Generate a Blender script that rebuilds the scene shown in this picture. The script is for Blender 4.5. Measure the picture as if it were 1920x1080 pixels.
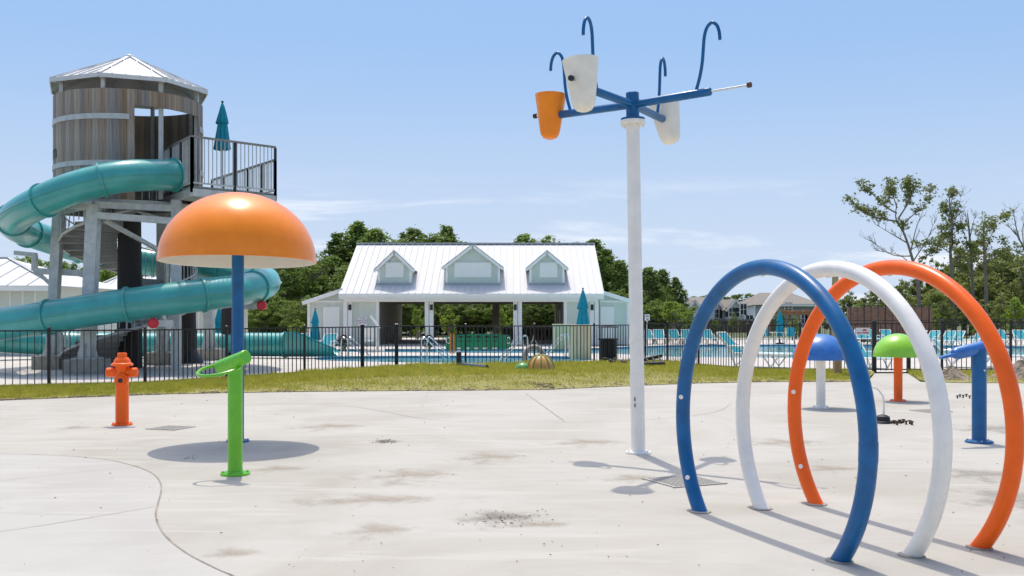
import bpy, bmesh, math, random
import numpy as np
from mathutils import Vector, Matrix, noise as mnoise

random.seed(7); np.random.seed(7)
R = math.radians
for o in list(bpy.data.objects): bpy.data.objects.remove(o)
S = bpy.context.scene
COL = S.collection

# ------------------------------------------------------------------ camera
F = 1950.0; H = 1.8; HY = 590.0            # focal length in photo pixels, eye height, horizon row
cam = bpy.data.cameras.new('camera'); co = bpy.data.objects.new('camera', cam); COL.objects.link(co)
cam.sensor_width = 36; cam.lens = 36*F/1920; cam.shift_y = (HY-540)/1920
cam.clip_start = .1; cam.clip_end = 6000
co.location = (0, 0, H); co.rotation_euler = (R(90), 0, 0); S.camera = co

# ------------------------------------------------------------------ sky, sun, exposure
SUN = Vector((-.085, .375, 1)).normalized()
el = math.asin(SUN.z); rot = math.atan2(SUN.x, SUN.y)
W = bpy.data.worlds.new('World'); S.world = W; W.use_nodes = True
nt = W.node_tree; N = nt.nodes; L = nt.links
bg = N['Background']
sky = N.new('ShaderNodeTexSky'); sky.sky_type = 'NISHITA'; sky.sun_disc = False
sky.sun_elevation = el; sky.sun_rotation = rot; sky.altitude = 0; sky.air_density = 1.0; sky.dust_density = 5.0; sky.ozone_density = 6.0
tc = N.new('ShaderNodeTexCoord'); sep = N.new('ShaderNodeSeparateXYZ'); L.new(tc.outputs['Generated'], sep.inputs[0])
def wmath(op, a, b=None, c=None):
    m = N.new('ShaderNodeMath'); m.operation = op
    for i, v in enumerate((a, b, c)):
        if v is None: continue
        if isinstance(v, (int, float)): m.inputs[i].default_value = v
        else: L.new(v, m.inputs[i])
    return m.outputs[0]
zc = wmath('ADD', wmath('MAXIMUM', sep.outputs[2], 0.0), 0.09)
cx_ = wmath('DIVIDE', sep.outputs[0], zc); cy_ = wmath('DIVIDE', sep.outputs[1], zc)
cmb = N.new('ShaderNodeCombineXYZ'); L.new(cx_, cmb.inputs[0]); L.new(cy_, cmb.inputs[1])
cz_ = N.new('ShaderNodeCombineXYZ'); L.new(sep.outputs[0], cz_.inputs[0]); L.new(sep.outputs[1], cz_.inputs[1]); L.new(wmath('MAXIMUM', sep.outputs[2], wmath('ADD', wmath('MULTIPLY', wmath('MAXIMUM', sep.outputs[2], 0.0), .35), .30)), cz_.inputs[2]); L.new(cz_.outputs[0], sky.inputs['Vector'])
n1 = N.new('ShaderNodeTexNoise'); n1.inputs['Scale'].default_value = .9; n1.inputs['Detail'].default_value = 9; n1.inputs['Roughness'].default_value = .58; n1.inputs['Distortion'].default_value = .5
mp = N.new('ShaderNodeMapping'); mp.inputs['Location'].default_value = (20.3, 9.1, 0); mp.inputs['Scale'].default_value = (.8, 1.0, 1)
L.new(cmb.outputs[0], mp.inputs[0]); L.new(mp.outputs[0], n1.inputs['Vector'])
rp = N.new('ShaderNodeMapRange'); rp.interpolation_type = 'SMOOTHSTEP'
rp.inputs['From Min'].default_value = .50; rp.inputs['From Max'].default_value = .74
L.new(n1.outputs['Fac'], rp.inputs['Value'])
bandm = N.new('ShaderNodeMapRange'); bandm.interpolation_type = 'SMOOTHSTEP'
bandm.inputs['From Min'].default_value = .145; bandm.inputs['From Max'].default_value = .085
L.new(sep.outputs[2], bandm.inputs['Value'])
cl = wmath('MULTIPLY', wmath('MULTIPLY', rp.outputs[0], bandm.outputs[0]), .85)
mixc = N.new('ShaderNodeMix'); mixc.data_type = 'RGBA'
hz = N.new('ShaderNodeMapRange'); hz.interpolation_type = 'SMOOTHSTEP'; hz.inputs['From Min'].default_value = .31; hz.inputs['From Max'].default_value = 0.0; hz.inputs['To Max'].default_value = .85
L.new(sep.outputs[2], hz.inputs['Value']); mixh = N.new('ShaderNodeMix'); mixh.data_type = 'RGBA'; L.new(hz.outputs[0], mixh.inputs[0]); 
bz = N.new('ShaderNodeMapRange'); bz.interpolation_type = 'SMOOTHSTEP'; bz.inputs['From Min'].default_value = .75; bz.inputs['From Max'].default_value = .22; bz.inputs['To Max'].default_value = .9
L.new(sep.outputs[2], bz.inputs['Value']); mixb = N.new('ShaderNodeMix'); mixb.data_type = 'RGBA'; L.new(bz.outputs[0], mixb.inputs[0]); L.new(sky.outputs[0], mixb.inputs[6]); mixb.inputs[7].default_value = (1.6, 2.78, 4.65, 1)
L.new(mixb.outputs[2], mixh.inputs[6]); mixh.inputs[7].default_value = (3.65, 4.15, 4.85, 1)
L.new(cl, mixc.inputs[0]); L.new(mixh.outputs[2], mixc.inputs[6]); mixc.inputs[7].default_value = (5.3, 5.5, 5.8, 1)
L.new(mixc.outputs[2], bg.inputs[0]); bg.inputs[1].default_value = .15
sun = bpy.data.lights.new('sun', 'SUN'); sun.energy = 2.6; sun.angle = R(.53); sun.color = (1, .925, .81)
so = bpy.data.objects.new('sun', sun); COL.objects.link(so); so.rotation_euler = SUN.to_track_quat('Z', 'Y').to_euler()
vs = S.view_settings; vs.view_transform = 'Standard'; vs.look = 'None'; vs.exposure = 0.34; vs.gamma = 1; vs.use_curve_mapping = False

# ------------------------------------------------------------------ placing: photo measurements -> metres
def dep(y): return F*H/(y-HY)
def G(x, y, z=0.0):
    d = dep(y); return Vector(((x-960)*d/F, d, z))
def At(x, y, d): return Vector(((x-960)*d/F, d, H-(y-HY)*d/F))
def XA(x, d): return (x-960)*d/F
def ZA(y, d): return H-(y-HY)*d/F

# ------------------------------------------------------------------ materials
def mat(name, col, rough=.5, metal=0, var=.0, vscale=3., bump=0., bscale=20., col2=None, spec=.5, rnd=0., stretch=None, coat=0., trans=0.):
    m = bpy.data.materials.new(name); m.use_nodes = True
    t = m.node_tree; n = t.nodes; l = t.links; b = n['Principled BSDF']
    b.inputs['Base Color'].default_value = (*col, 1); b.inputs['Roughness'].default_value = rough; b.inputs['Metallic'].default_value = metal
    b.inputs['Specular IOR Level'].default_value = spec; b.inputs['Coat Weight'].default_value = coat; b.inputs['Coat Roughness'].default_value = .08
    tcn = n.new('ShaderNodeTexCoord'); vec = tcn.outputs['Object']
    if stretch:
        mpn = n.new('ShaderNodeMapping'); mpn.inputs['Scale'].default_value = stretch; l.new(vec, mpn.inputs[0]); vec = mpn.outputs[0]
    out = None
    if var or col2:
        nz = n.new('ShaderNodeTexNoise'); nz.inputs['Scale'].default_value = vscale; nz.inputs['Detail'].default_value = 6; nz.inputs['Roughness'].default_value = .62
        l.new(vec, nz.inputs['Vector'])
        mr = n.new('ShaderNodeMapRange'); mr.inputs['From Min'].default_value = .32; mr.inputs['From Max'].default_value = .68; l.new(nz.outputs['Fac'], mr.inputs['Value'])
        mx = n.new('ShaderNodeMix'); mx.data_type = 'RGBA'; l.new(mr.outputs[0], mx.inputs[0])
        c2 = col2 if col2 else tuple(min(1, c*(1+var)) for c in col); c1 = col if col2 else tuple(c*(1-var) for c in col)
        mx.inputs[6].default_value = (*c1, 1); mx.inputs[7].default_value = (*c2, 1); out = mx.outputs[2]
        l.new(out, b.inputs['Base Color'])
        ra = n.new('ShaderNodeMapRange'); ra.inputs['To Min'].default_value = max(.03, rough*.8); ra.inputs['To Max'].default_value = min(1, rough*1.25); l.new(nz.outputs['Fac'], ra.inputs['Value']); l.new(ra.outputs[0], b.inputs['Roughness'])
    if rnd:
        oi = n.new('ShaderNodeObjectInfo'); hs = n.new('ShaderNodeHueSaturation')
        v = n.new('ShaderNodeMapRange'); v.inputs['To Min'].default_value = 1-rnd; v.inputs['To Max'].default_value = 1+rnd; l.new(oi.outputs['Random'], v.inputs['Value'])
        l.new(v.outputs[0], hs.inputs['Value'])
        fr2 = n.new('ShaderNodeMath'); fr2.operation = 'MULTIPLY'; fr2.inputs[1].default_value = 7.31; l.new(oi.outputs['Random'], fr2.inputs[0]); fr3 = n.new('ShaderNodeMath'); fr3.operation = 'FRACT'; l.new(fr2.outputs[0], fr3.inputs[0])
        sv = n.new('ShaderNodeMapRange'); sv.inputs['To Min'].default_value = max(0, 1-rnd*1.9); sv.inputs['To Max'].default_value = 1+rnd; l.new(fr3.outputs[0], sv.inputs['Value']); l.new(sv.outputs[0], hs.inputs['Saturation'])
        if out is None: hs.inputs['Color'].default_value = (*col, 1)
        else: l.new(out, hs.inputs['Color'])
        l.new(hs.outputs[0], b.inputs['Base Color'])
    if bump:
        bn = n.new('ShaderNodeTexNoise'); bn.inputs['Scale'].default_value = bscale; bn.inputs['Detail'].default_value = 5; l.new(vec, bn.inputs['Vector'])
        bp = n.new('ShaderNodeBump'); bp.inputs['Strength'].default_value = bump; bp.inputs['Distance'].default_value = .02; l.new(bn.outputs['Fac'], bp.inputs['Height']); l.new(bp.outputs[0], b.inputs['Normal'])
    return m

def leaf_mat(name, c1, c2, scale=.55, tr=.35):
    m = bpy.data.materials.new(name); m.use_nodes = True; t = m.node_tree; n = t.nodes; l = t.links
    b = n['Principled BSDF']; b.inputs['Roughness'].default_value = .55; b.inputs['Specular IOR Level'].default_value = .3
    tcn = n.new('ShaderNodeTexCoord'); nz = n.new('ShaderNodeTexNoise'); nz.inputs['Scale'].default_value = scale; nz.inputs['Detail'].default_value = 5; nz.inputs['Roughness'].default_value = .7
    l.new(tcn.outputs['Object'], nz.inputs['Vector'])
    mr = n.new('ShaderNodeMapRange'); mr.inputs['From Min'].default_value = .33; mr.inputs['From Max'].default_value = .67; l.new(nz.outputs['Fac'], mr.inputs['Value'])
    mx = n.new('ShaderNodeMix'); mx.data_type = 'RGBA'; l.new(mr.outputs[0], mx.inputs[0]); mx.inputs[6].default_value = (*c1, 1); mx.inputs[7].default_value = (*c2, 1)
    oi = n.new('ShaderNodeObjectInfo'); hs = n.new('ShaderNodeHueSaturation'); v = n.new('ShaderNodeMapRange'); v.inputs['To Min'].default_value = .8; v.inputs['To Max'].default_value = 1.2
    l.new(oi.outputs['Random'], v.inputs['Value']); l.new(v.outputs[0], hs.inputs['Value']); l.new(mx.outputs[2], hs.inputs['Color']); l.new(hs.outputs[0], b.inputs['Base Color'])
    ts = n.new('ShaderNodeBsdfTranslucent'); l.new(hs.outputs[0], ts.inputs[0]); ms = n.new('ShaderNodeMixShader'); ms.inputs[0].default_value = tr
    l.new(b.outputs[0], ms.inputs[1]); l.new(ts.outputs[0], ms.inputs[2]); l.new(ms.outputs[0], n['Material Output'].inputs['Surface'])
    return m

def concrete_mat(name, base, stain, big=.22):
    m = bpy.data.materials.new(name); m.use_nodes = True; t = m.node_tree; n = t.nodes; l = t.links
    b = n['Principled BSDF']; b.inputs['Roughness'].default_value = .8; b.inputs['Specular IOR Level'].default_value = .25
    tcn = n.new('ShaderNodeTexCoord'); vec = tcn.outputs['Object']
    def noise(sc, det, lo, hi, dist=0, st=None):
        v = vec
        if st:
            q = n.new('ShaderNodeMapping'); q.inputs['Scale'].default_value = st; l.new(vec, q.inputs[0]); v = q.outputs[0]
        z = n.new('ShaderNodeTexNoise'); z.inputs['Scale'].default_value = sc; z.inputs['Detail'].default_value = det; z.inputs['Roughness'].default_value = .6; z.inputs['Distortion'].default_value = dist
        l.new(v, z.inputs['Vector']); r = n.new('ShaderNodeMapRange'); r.inputs['From Min'].default_value = lo; r.inputs['From Max'].default_value = hi; l.new(z.outputs['Fac'], r.inputs['Value']); return r.outputs[0]
    def mixc(fac, a, bcol, k=1.):
        if k != 1:
            q = n.new('ShaderNodeMath'); q.operation = 'MULTIPLY'; l.new(fac, q.inputs[0]); q.inputs[1].default_value = k; fac = q.outputs[0]
        x = n.new('ShaderNodeMix'); x.data_type = 'RGBA'; l.new(fac, x.inputs[0])
        if isinstance(a, tuple): x.inputs[6].default_value = (*a, 1)
        else: l.new(a, x.inputs[6])
        x.inputs[7].default_value = (*bcol, 1); return x.outputs[2]
    c = mixc(noise(.35, 8, .44, .70, .9, (1, .8, 1)), base, stain, .8)
    c = mixc(noise(.8, 8, .52, .72, 1.2, (.6, 1.4, 1)), c, tuple(x*.8 for x in stain), .3)
    c = mixc(noise(1.7, 6, .5, .8), c, tuple(x*.86 for x in base), .5)
    c = mixc(noise(.9, 8, .55, .62, 1.5, (.4, 2.2, 1)), c, tuple(min(1, x*1.07) for x in base), .6)
    c = mixc(noise(60, 2, .55, .8), c, tuple(x*.75 for x in base), .35)
    c = mixc(noise(9, 3, .735, .76), c, tuple(x*.45 for x in base), .6)
    l.new(c, b.inputs['Base Color'])
    bn = n.new('ShaderNodeTexNoise'); bn.inputs['Scale'].default_value = 45; bn.inputs['Detail'].default_value = 6; l.new(vec, bn.inputs['Vector'])
    bp = n.new('ShaderNodeBump'); bp.inputs['Strength'].default_value = .25; bp.inputs['Distance'].default_value = .006; l.new(bn.outputs['Fac'], bp.inputs['Height']); l.new(bp.outputs[0], b.inputs['Normal'])
    return m

def stain_mat(name, col, k):
    m = bpy.data.materials.new(name); m.use_nodes = True; t = m.node_tree; n = t.nodes; l = t.links
    b = n['Principled BSDF']; b.inputs['Base Color'].default_value = (*col, 1); b.inputs['Roughness'].default_value = .75; b.inputs['Specular IOR Level'].default_value = .25
    tcn = n.new('ShaderNodeTexCoord'); mp2 = n.new('ShaderNodeMapping'); mp2.inputs['Location'].default_value = (-1, -1, 0); mp2.inputs['Scale'].default_value = (2, 2, 0); l.new(tcn.outputs['Generated'], mp2.inputs[0])
    ln = n.new('ShaderNodeVectorMath'); ln.operation = 'LENGTH'; l.new(mp2.outputs[0], ln.inputs[0])
    nz = n.new('ShaderNodeTexNoise'); nz.inputs['Scale'].default_value = 2.2; nz.inputs['Detail'].default_value = 8; nz.inputs['Roughness'].default_value = .65; l.new(tcn.outputs['Object'], nz.inputs['Vector'])
    a = n.new('ShaderNodeMath'); a.operation = 'MULTIPLY_ADD'; l.new(nz.outputs['Fac'], a.inputs[0]); a.inputs[1].default_value = 2.6; l.new(ln.outputs['Value'], a.inputs[2])
    r = n.new('ShaderNodeMapRange'); r.interpolation_type = 'SMOOTHSTEP'; r.inputs['From Min'].default_value = 2.05; r.inputs['From Max'].default_value = 1.15; r.inputs['To Max'].default_value = k; l.new(a.outputs[0], r.inputs['Value'])
    tr = n.new('ShaderNodeBsdfTransparent'); ms = n.new('ShaderNodeMixShader'); l.new(r.outputs[0], ms.inputs[0]); l.new(tr.outputs[0], ms.inputs[1]); l.new(b.outputs[0], ms.inputs[2]); l.new(ms.outputs[0], n['Material Output'].inputs['Surface'])
    return m

M = {}
M['pad'] = concrete_mat('pad_concrete', (.425, .405, .36), (.34, .31, .258))
M['walk'] = concrete_mat('walk_concrete', (.425, .408, .377), (.38, .36, .327))
M['deck'] = concrete_mat('deck_concrete', (.52, .485, .445), (.45, .415, .375))
M['joint'] = mat('joint_dirt', (.27, .24, .20), .9, var=.4, vscale=4)
M['orange'] = mat('orange_gelcoat', (1.0, .255, .006), .24, var=.10, vscale=2.5, spec=.4, coat=.12, bump=.03, bscale=3)
M['orange_paint'] = mat('orange_paint', (.93, .125, .002), .32, var=.07, vscale=5, spec=.35, coat=.08)
M['blue'] = mat('blue_paint', (.004, .108, .285), .33, var=.18, vscale=6, spec=.35, coat=.1)
M['blue_dome'] = mat('blue_gelcoat', (.03, .16, .47), .35, var=.2, vscale=4, coat=.2)
M['green'] = mat('green_paint', (.13, .50, .012), .26, var=.08, vscale=4, coat=.3)
M['green_dome'] = mat('green_gelcoat', (.26, .58, .03), .3, var=.12, vscale=3, coat=.3)
M['white'] = mat('white_paint', (.86, .82, .745), .35, var=.06, vscale=5, coat=.15)
M['cream'] = mat('cream_gelcoat', (.82, .78, .66), .35, var=.06, vscale=5)
M['underside'] = mat('pale_underside', (.78, .73, .62), .6, var=.06, vscale=2)
M['teal'] = mat('teal_fibreglass', (.05, .345, .325), .32, var=.16, vscale=1.2, coat=.35, bump=.04, bscale=2)
M['teal_cloth'] = mat('teal_canvas', (.006, .27, .36), .8, var=.18, vscale=9, bump=.2, bscale=60)
M['sling'] = mat('teal_sling', (.03, .36, .42), .7, var=.1, vscale=8)
M['black'] = mat('black_powder_coat', (.010, .010, .011), .4, var=.3, vscale=8)
M['galv'] = mat('galvanised_steel', (.52, .53, .51), .5, metal=.3, var=.16, vscale=4.5, bump=.05, bscale=30)
M['galv_dark'] = mat('weathered_steel_tread', (.27, .265, .25), .65, metal=.2, var=.22, vscale=5)
M['darkwood'] = mat('tarred_timber', (.013, .011, .010), .75, col2=(.035, .030, .027), vscale=5, stretch=(6, 6, .5), bump=.5, bscale=9)
M['wood'] = mat('weathered_stave', (.19, .145, .105), .75, col2=(.42, .335, .255), vscale=2.2, stretch=(7, 7, .35), rnd=.30, bump=.25, bscale=8)
M['metalroof'] = mat('white_metal_roof', (.60, .60, .595), .6, var=.03, vscale=1.5, spec=.15)
M['galvroof'] = mat('zinc_roof', (.62, .63, .62), .55, metal=.1, var=.08, vscale=2)
M['soffit'] = mat('grey_soffit', (.30, .30, .29), .6, var=.08, vscale=2)
M['siding'] = mat('sage_siding', (.63, .66, .575), .6, var=.04, vscale=3)
M['trim'] = mat('white_trim', (.88, .845, .785), .5, var=.03, vscale=3)
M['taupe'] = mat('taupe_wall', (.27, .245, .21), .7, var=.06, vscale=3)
M['greyroof'] = mat('grey_metal_flashing', (.36, .38, .39), .45, metal=.2, var=.06)
M['red'] = mat('red_cap', (.62, .015, .03), .35, var=.1, vscale=8)
M['footing'] = mat('footing_concrete', (.33, .30, .25), .9, var=.2, vscale=4, bump=.3, bscale=15)
M['water'] = mat('pool_water', (.15, .46, .53), .04, col2=(.32, .66, .70), vscale=.7, bump=.35, bscale=3.5, spec=.5)
M['pooltile'] = mat('pool_tile', (.05, .20, .32), .3, var=.3, vscale=12)
M['plaster'] = mat('pool_plaster', (.35, .62, .68), .6, var=.1)
M['soil'] = mat('sandy_soil', (.20, .155, .11), .95, col2=(.36, .29, .21), vscale=6, bump=.8, bscale=14)
M['lawn'] = mat('lawn_soil', (.19, .19, .035), .95, col2=(.30, .25, .09), vscale=2.5, bump=.5, bscale=20)
M['ground'] = mat('rough_ground', (.07, .10, .03), .95, col2=(.12, .13, .05), vscale=.15)
M['grass'] = leaf_mat('grass_blades', (.24, .28, .02), (.50, .44, .085), 3.0, .5)
M['bark'] = mat('bark', (.15, .125, .10), .9, col2=(.28, .25, .21), vscale=5, stretch=(5, 5, .8), bump=.6, bscale=8)
M['pine'] = leaf_mat('pine_foliage', (.105, .175, .035), (.25, .34, .07), .9, .45)
M['oak'] = leaf_mat('broad_foliage', (.115, .19, .033), (.265, .35, .07), .8, .45)
M['olive'] = leaf_mat('olive_foliage', (.165, .215, .05), (.33, .36, .11), .9, .45)
M['lime'] = leaf_mat('young_foliage', (.18, .29, .035), (.34, .44, .07), .9, .5)
M['housewhite'] = mat('white_lap_siding', (.72, .73, .73), .7, var=.03, vscale=1)
M['housegrey'] = mat('grey_lap_siding', (.28, .29, .30), .7, var=.04, vscale=1)
M['shingle'] = mat('brown_shingle', (.21, .185, .16), .9, var=.18, vscale=2)
M['glass'] = mat('dark_window_glass', (.03, .035, .045), .08, var=.2, vscale=2)
M['cedar'] = mat('cedar_boards', (.36, .185, .085), .75, var=.2, vscale=2, rnd=.2)
M['oldboard'] = mat('grey_brown_boards', (.13, .095, .065), .85, var=.25, vscale=2, rnd=.25)
M['beige'] = mat('beige_panel', (.66, .55, .34), .6, var=.05, vscale=4)
M['board'] = mat('green_plastic', (.005, .26, .12), .4, var=.12, vscale=5)
M['strap'] = mat('orange_strap', (.65, .22, .03), .7, var=.15)
M['steel'] = mat('polished_steel', (.62, .62, .60), .2, metal=.9)
M['rubber'] = mat('black_rubber', (.018, .019, .021), .6, var=.3, vscale=10)
M['rust'] = mat('rusty_steel', (.10, .055, .03), .8, var=.4, vscale=20)
M['greyfoam'] = mat('grey_foam', (.42, .40, .36), .7, var=.1)
M['melon'] = mat('melon_green', (.05, .26, .06), .35, col2=(.14, .36, .10), vscale=7)
M['pumpkin'] = mat('pumpkin_orange', (.50, .22, .04), .4, col2=(.58, .33, .09), vscale=8, stretch=(1, 1, .2))
M['pumpkin_rib'] = mat('pumpkin_rib_green', (.20, .22, .06), .5, var=.2, vscale=9)
M['slate'] = mat('slate_plastic', (.055, .085, .13), .45, var=.15)
M['signwhite'] = mat('sign_face', (.78, .78, .77), .4)
M['signred'] = mat('sign_red_ink', (.42, .03, .10), .5)
M['ink'] = mat('black_ink', (.012, .012, .012), .6)
M['yellow'] = mat('yellow_plastic', (.72, .50, .03), .5)
M['brick'] = mat('brown_brick_wall', (.20, .115, .075), .9, var=.25, vscale=6)
M['post_wood'] = mat('raw_timber', (.40, .25, .12), .8, var=.2, vscale=4, stretch=(6, 6, .6))
M['redleaf'] = leaf_mat('bronze_foliage', (.05, .03, .02), (.10, .08, .03), 3, .3)

# ------------------------------------------------------------------ mesh helpers
class MB:
    def __init__(s): s.v = []; s.f = []
    def add(s, vs, fs, Mx=None):
        k = len(s.v)
        for p in vs:
            p = Vector(p); s.v.append(Mx @ p if Mx else p)
        s.f += [tuple(i+k for i in f) for f in fs]; return s
    def box(s, c, d, Mx=None, rz=0):
        x, y, z = (q/2 for q in d); T = Matrix.Translation(c) @ Matrix.Rotation(rz, 4, 'Z')
        if Mx: T = Mx @ T
        return s.add([(i*x, j*y, k*z) for i in (-1, 1) for j in (-1, 1) for k in (-1, 1)],
                     [(0,1,3,2), (4,6,7,5), (0,4,5,1), (2,3,7,6), (0,2,6,4), (1,5,7,3)], T)
    def bar(s, a, b, w, h=None, up=(0, 0, 1)):
        a = Vector(a); b = Vector(b); t = (b-a); ln = t.length; t.normalize(); u = Vector(up)
        if abs(t.dot(u)) > .98: u = Vector((0, 1, 0))
        sd = t.cross(u).normalized(); u = sd.cross(t)
        T = Matrix((( t.x, sd.x, u.x, 0), (t.y, sd.y, u.y, 0), (t.z, sd.z, u.z, 0), (0, 0, 0, 1))); T.translation = (a+b)/2
        return s.box((0, 0, 0), (ln, w, h or w), T)
    def tube(s, pts, r, n=12, closed=False, caps=True):
        pts = [Vector(p) for p in pts]; m = len(pts); rr = r if hasattr(r, '__len__') else [r]*m
        tans = []
        for i in range(m):
            a = pts[i-1] if (i > 0 or closed) else pts[i]; b = pts[(i+1) % m] if (i < m-1 or closed) else pts[i]
            tans.append((b-a).normalized())
        u = tans[0].orthogonal().normalized(); k = len(s.v)
        for i in range(m):
            t = tans[i]; u = (u - t*u.dot(t)).normalized(); w = t.cross(u)
            for j in range(n):
                a = 2*math.pi*j/n; s.v.append(pts[i] + (u*math.cos(a)+w*math.sin(a))*rr[i])
        for i in range(m if closed else m-1):
            for j in range(n):
                i2 = (i+1) % m; s.f.append((k+i*n+j, k+i*n+(j+1) % n, k+i2*n+(j+1) % n, k+i2*n+j))
        if caps and not closed:
            s.f.append(tuple(k+j for j in reversed(range(n)))); s.f.append(tuple(k+(m-1)*n+j for j in range(n)))
        return s
    def lathe(s, prof, n=24, Mx=None, caps=True):
        k = len(s.v); T = Mx or Matrix()
        for r, z in prof:
            for j in range(n):
                a = 2*math.pi*j/n; s.v.append(T @ Vector((r*math.cos(a), r*math.sin(a), z)))
        for i in range(len(prof)-1):
            for j in range(n): s.f.append((k+i*n+j, k+i*n+(j+1) % n, k+(i+1)*n+(j+1) % n, k+(i+1)*n+j))
        if caps:
            if prof[0][0] > 1e-4: s.f.append(tuple(k+j for j in reversed(range(n))))
            if prof[-1][0] > 1e-4: s.f.append(tuple(k+(len(prof)-1)*n+j for j in range(n)))
        return s
    def quad(s, *p): return s.add(p, [tuple(range(len(p)))])
    def slab(s, poly, th):            # polygon (3D points) given thickness along its normal
        p = [Vector(q) for q in poly]; nrm = (p[1]-p[0]).cross(p[-1]-p[0]).normalized()*th; n = len(p)
        return s.add(p+[q-nrm for q in p], [tuple(range(n)), tuple(reversed(range(n, 2*n)))] + [(i, i+n, (i+1) % n+n, (i+1) % n) for i in range(n)])
    def mesh(s, name, m, smooth=35, off=(0, 0, 0)):
        me = bpy.data.meshes.new(name); o = Vector(off); me.from_pydata([v-o for v in s.v], [], s.f)
        bm = bmesh.new(); bm.from_mesh(me); bmesh.ops.remove_doubles(bm, verts=bm.verts, dist=1e-5); bmesh.ops.recalc_face_normals(bm, faces=bm.faces); bm.to_mesh(me); bm.free()
        if smooth:
            me.polygons.foreach_set('use_smooth', [True]*len(me.polygons)); me.set_sharp_from_angle(angle=R(smooth))
        me.materials.append(m); me.update(); return me

def tag(o, label, cat, group=None):
    o['label'] = label; o['category'] = cat
    if group: o['group'] = group
    return o
def link(name, data, parent=None, loc=None, rz=None, scale=None):
    o = bpy.data.objects.new(name, data); COL.objects.link(o)
    if parent: o.parent = parent
    if loc is not None: o.location = loc
    if rz is not None: o.rotation_euler = (0, 0, rz)
    if scale is not None: o.scale = scale
    return o
class Thing:
    def __init__(s, name, label, cat, loc, group=None):
        s.o = link(name, None); s.o.location = loc; s.loc = Vector(loc); s.o.empty_display_size = .2; tag(s.o, label, cat, group)
    def part(s, name, mb, m, parent=None, smooth=35, label=None):
        o = link(name, mb.mesh(name, m, smooth, s.loc), parent or s.o)
        if label: o['label'] = label
        return o
    def inst(s, name, me, loc, rz=0, scale=None, rot=None, parent=None):
        o = link(name, me, parent or s.o, Vector(loc)-s.loc, rz, scale)
        if rot: o.rotation_euler = rot
        return o
def single(name, mb, m, label, cat, group=None, smooth=35):
    return tag(link(name, mb.mesh(name, m, smooth)), label, cat, group)
def struct(name, me):
    o = link(name, me); o['kind'] = 'structure'; return o
def copy_tree(o, parent=None):
    c = o.copy(); COL.objects.link(c); c.parent = parent
    for ch in list(o.children): copy_tree(ch, c)
    return c
def text_mb(body, size):
    cu = bpy.data.curves.new('t', 'FONT'); cu.body = body; cu.size = size; cu.align_x = 'CENTER'; cu.align_y = 'CENTER'; cu.extrude = .002
    ob = bpy.data.objects.new('t', cu); COL.objects.link(ob)
    dg = bpy.context.evaluated_depsgraph_get(); me = bpy.data.meshes.new_from_object(ob.evaluated_get(dg))
    mb = MB(); mb.add([v.co.copy() for v in me.vertices], [tuple(p.vertices) for p in me.polygons]); bpy.data.objects.remove(ob); bpy.data.curves.remove(cu); return mb
def catmull(P, k=8):
    P = [Vector(p) for p in P]; out = []
    for i in range(len(P)-1):
        a = P[max(i-1, 0)]; b = P[i]; c = P[i+1]; d = P[min(i+2, len(P)-1)]
        for j in range(k):
            t = j/k; out.append(.5*((2*b)+(c-a)*t+(2*a-5*b+4*c-d)*t*t+(3*b-3*c+d-a)*t**3))
    out.append(P[-1]); return out
def fill(name, loops, z, m):
    bm = bmesh.new()
    for lp in loops:
        vs_ = [bm.verts.new((p[0], p[1], z)) for p in lp]
        for i in range(len(vs_)): bm.edges.new((vs_[i], vs_[(i+1) % len(vs_)]))
    bmesh.ops.triangle_fill(bm, use_beauty=True, edges=bm.edges[:])
    for f in bm.faces:
        f.normal_update()
        if f.normal.z < 0: f.normal_flip()
    me = bpy.data.meshes.new(name); bm.to_mesh(me); bm.free(); me.materials.append(m); return me

# ------------------------------------------------------------------ ground, pad, grass strip, deck, pools
def interp(px, tab): return float(np.interp(px, [t[0] for t in tab], [t[1] for t in tab]))
EDGE = [(-400, 772), (-100, 756), (0, 751), (160, 745), (320, 739), (540, 735), (760, 733), (900, 732), (1020, 731), (1180, 724), (1300, 719), (1450, 716), (1560, 716), (1628, 715), (1640, 700), (1702, 700), (1726, 716), (1800, 718), (2000, 719), (2400, 722)]
FNC = [(-400, 741), (-60, 733), (92, 728), (272, 724), (425, 713), (571, 704), (678, 696), (745, 692), (873, 690), (1002, 687), (1114, 683), (1210, 678), (1251, 681), (1310, 688), (1402, 696), (1500, 697.5), (1640, 698), (1705, 698), (1766, 698), (1900, 698), (2400, 698)]
EX = sorted(set([t[0] for t in EDGE] + list(range(-400, 2401, 40))))
edge_pts = [G(x, interp(x, EDGE)) for x in EX]
pad_loop = edge_pts + [Vector((60, 20, 0)), Vector((60, -25, 0)), Vector((-60, -25, 0)), Vector((-60, 16, 0))]
pad = struct('splash_pad', fill('splash_pad', [pad_loop], 0.0, M['pad']))
FX = sorted(set([t[0] for t in FNC] + list(range(-400, 2401, 40))))
fence_pts = [G(x, interp(x, FNC)) for x in FX]

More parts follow.
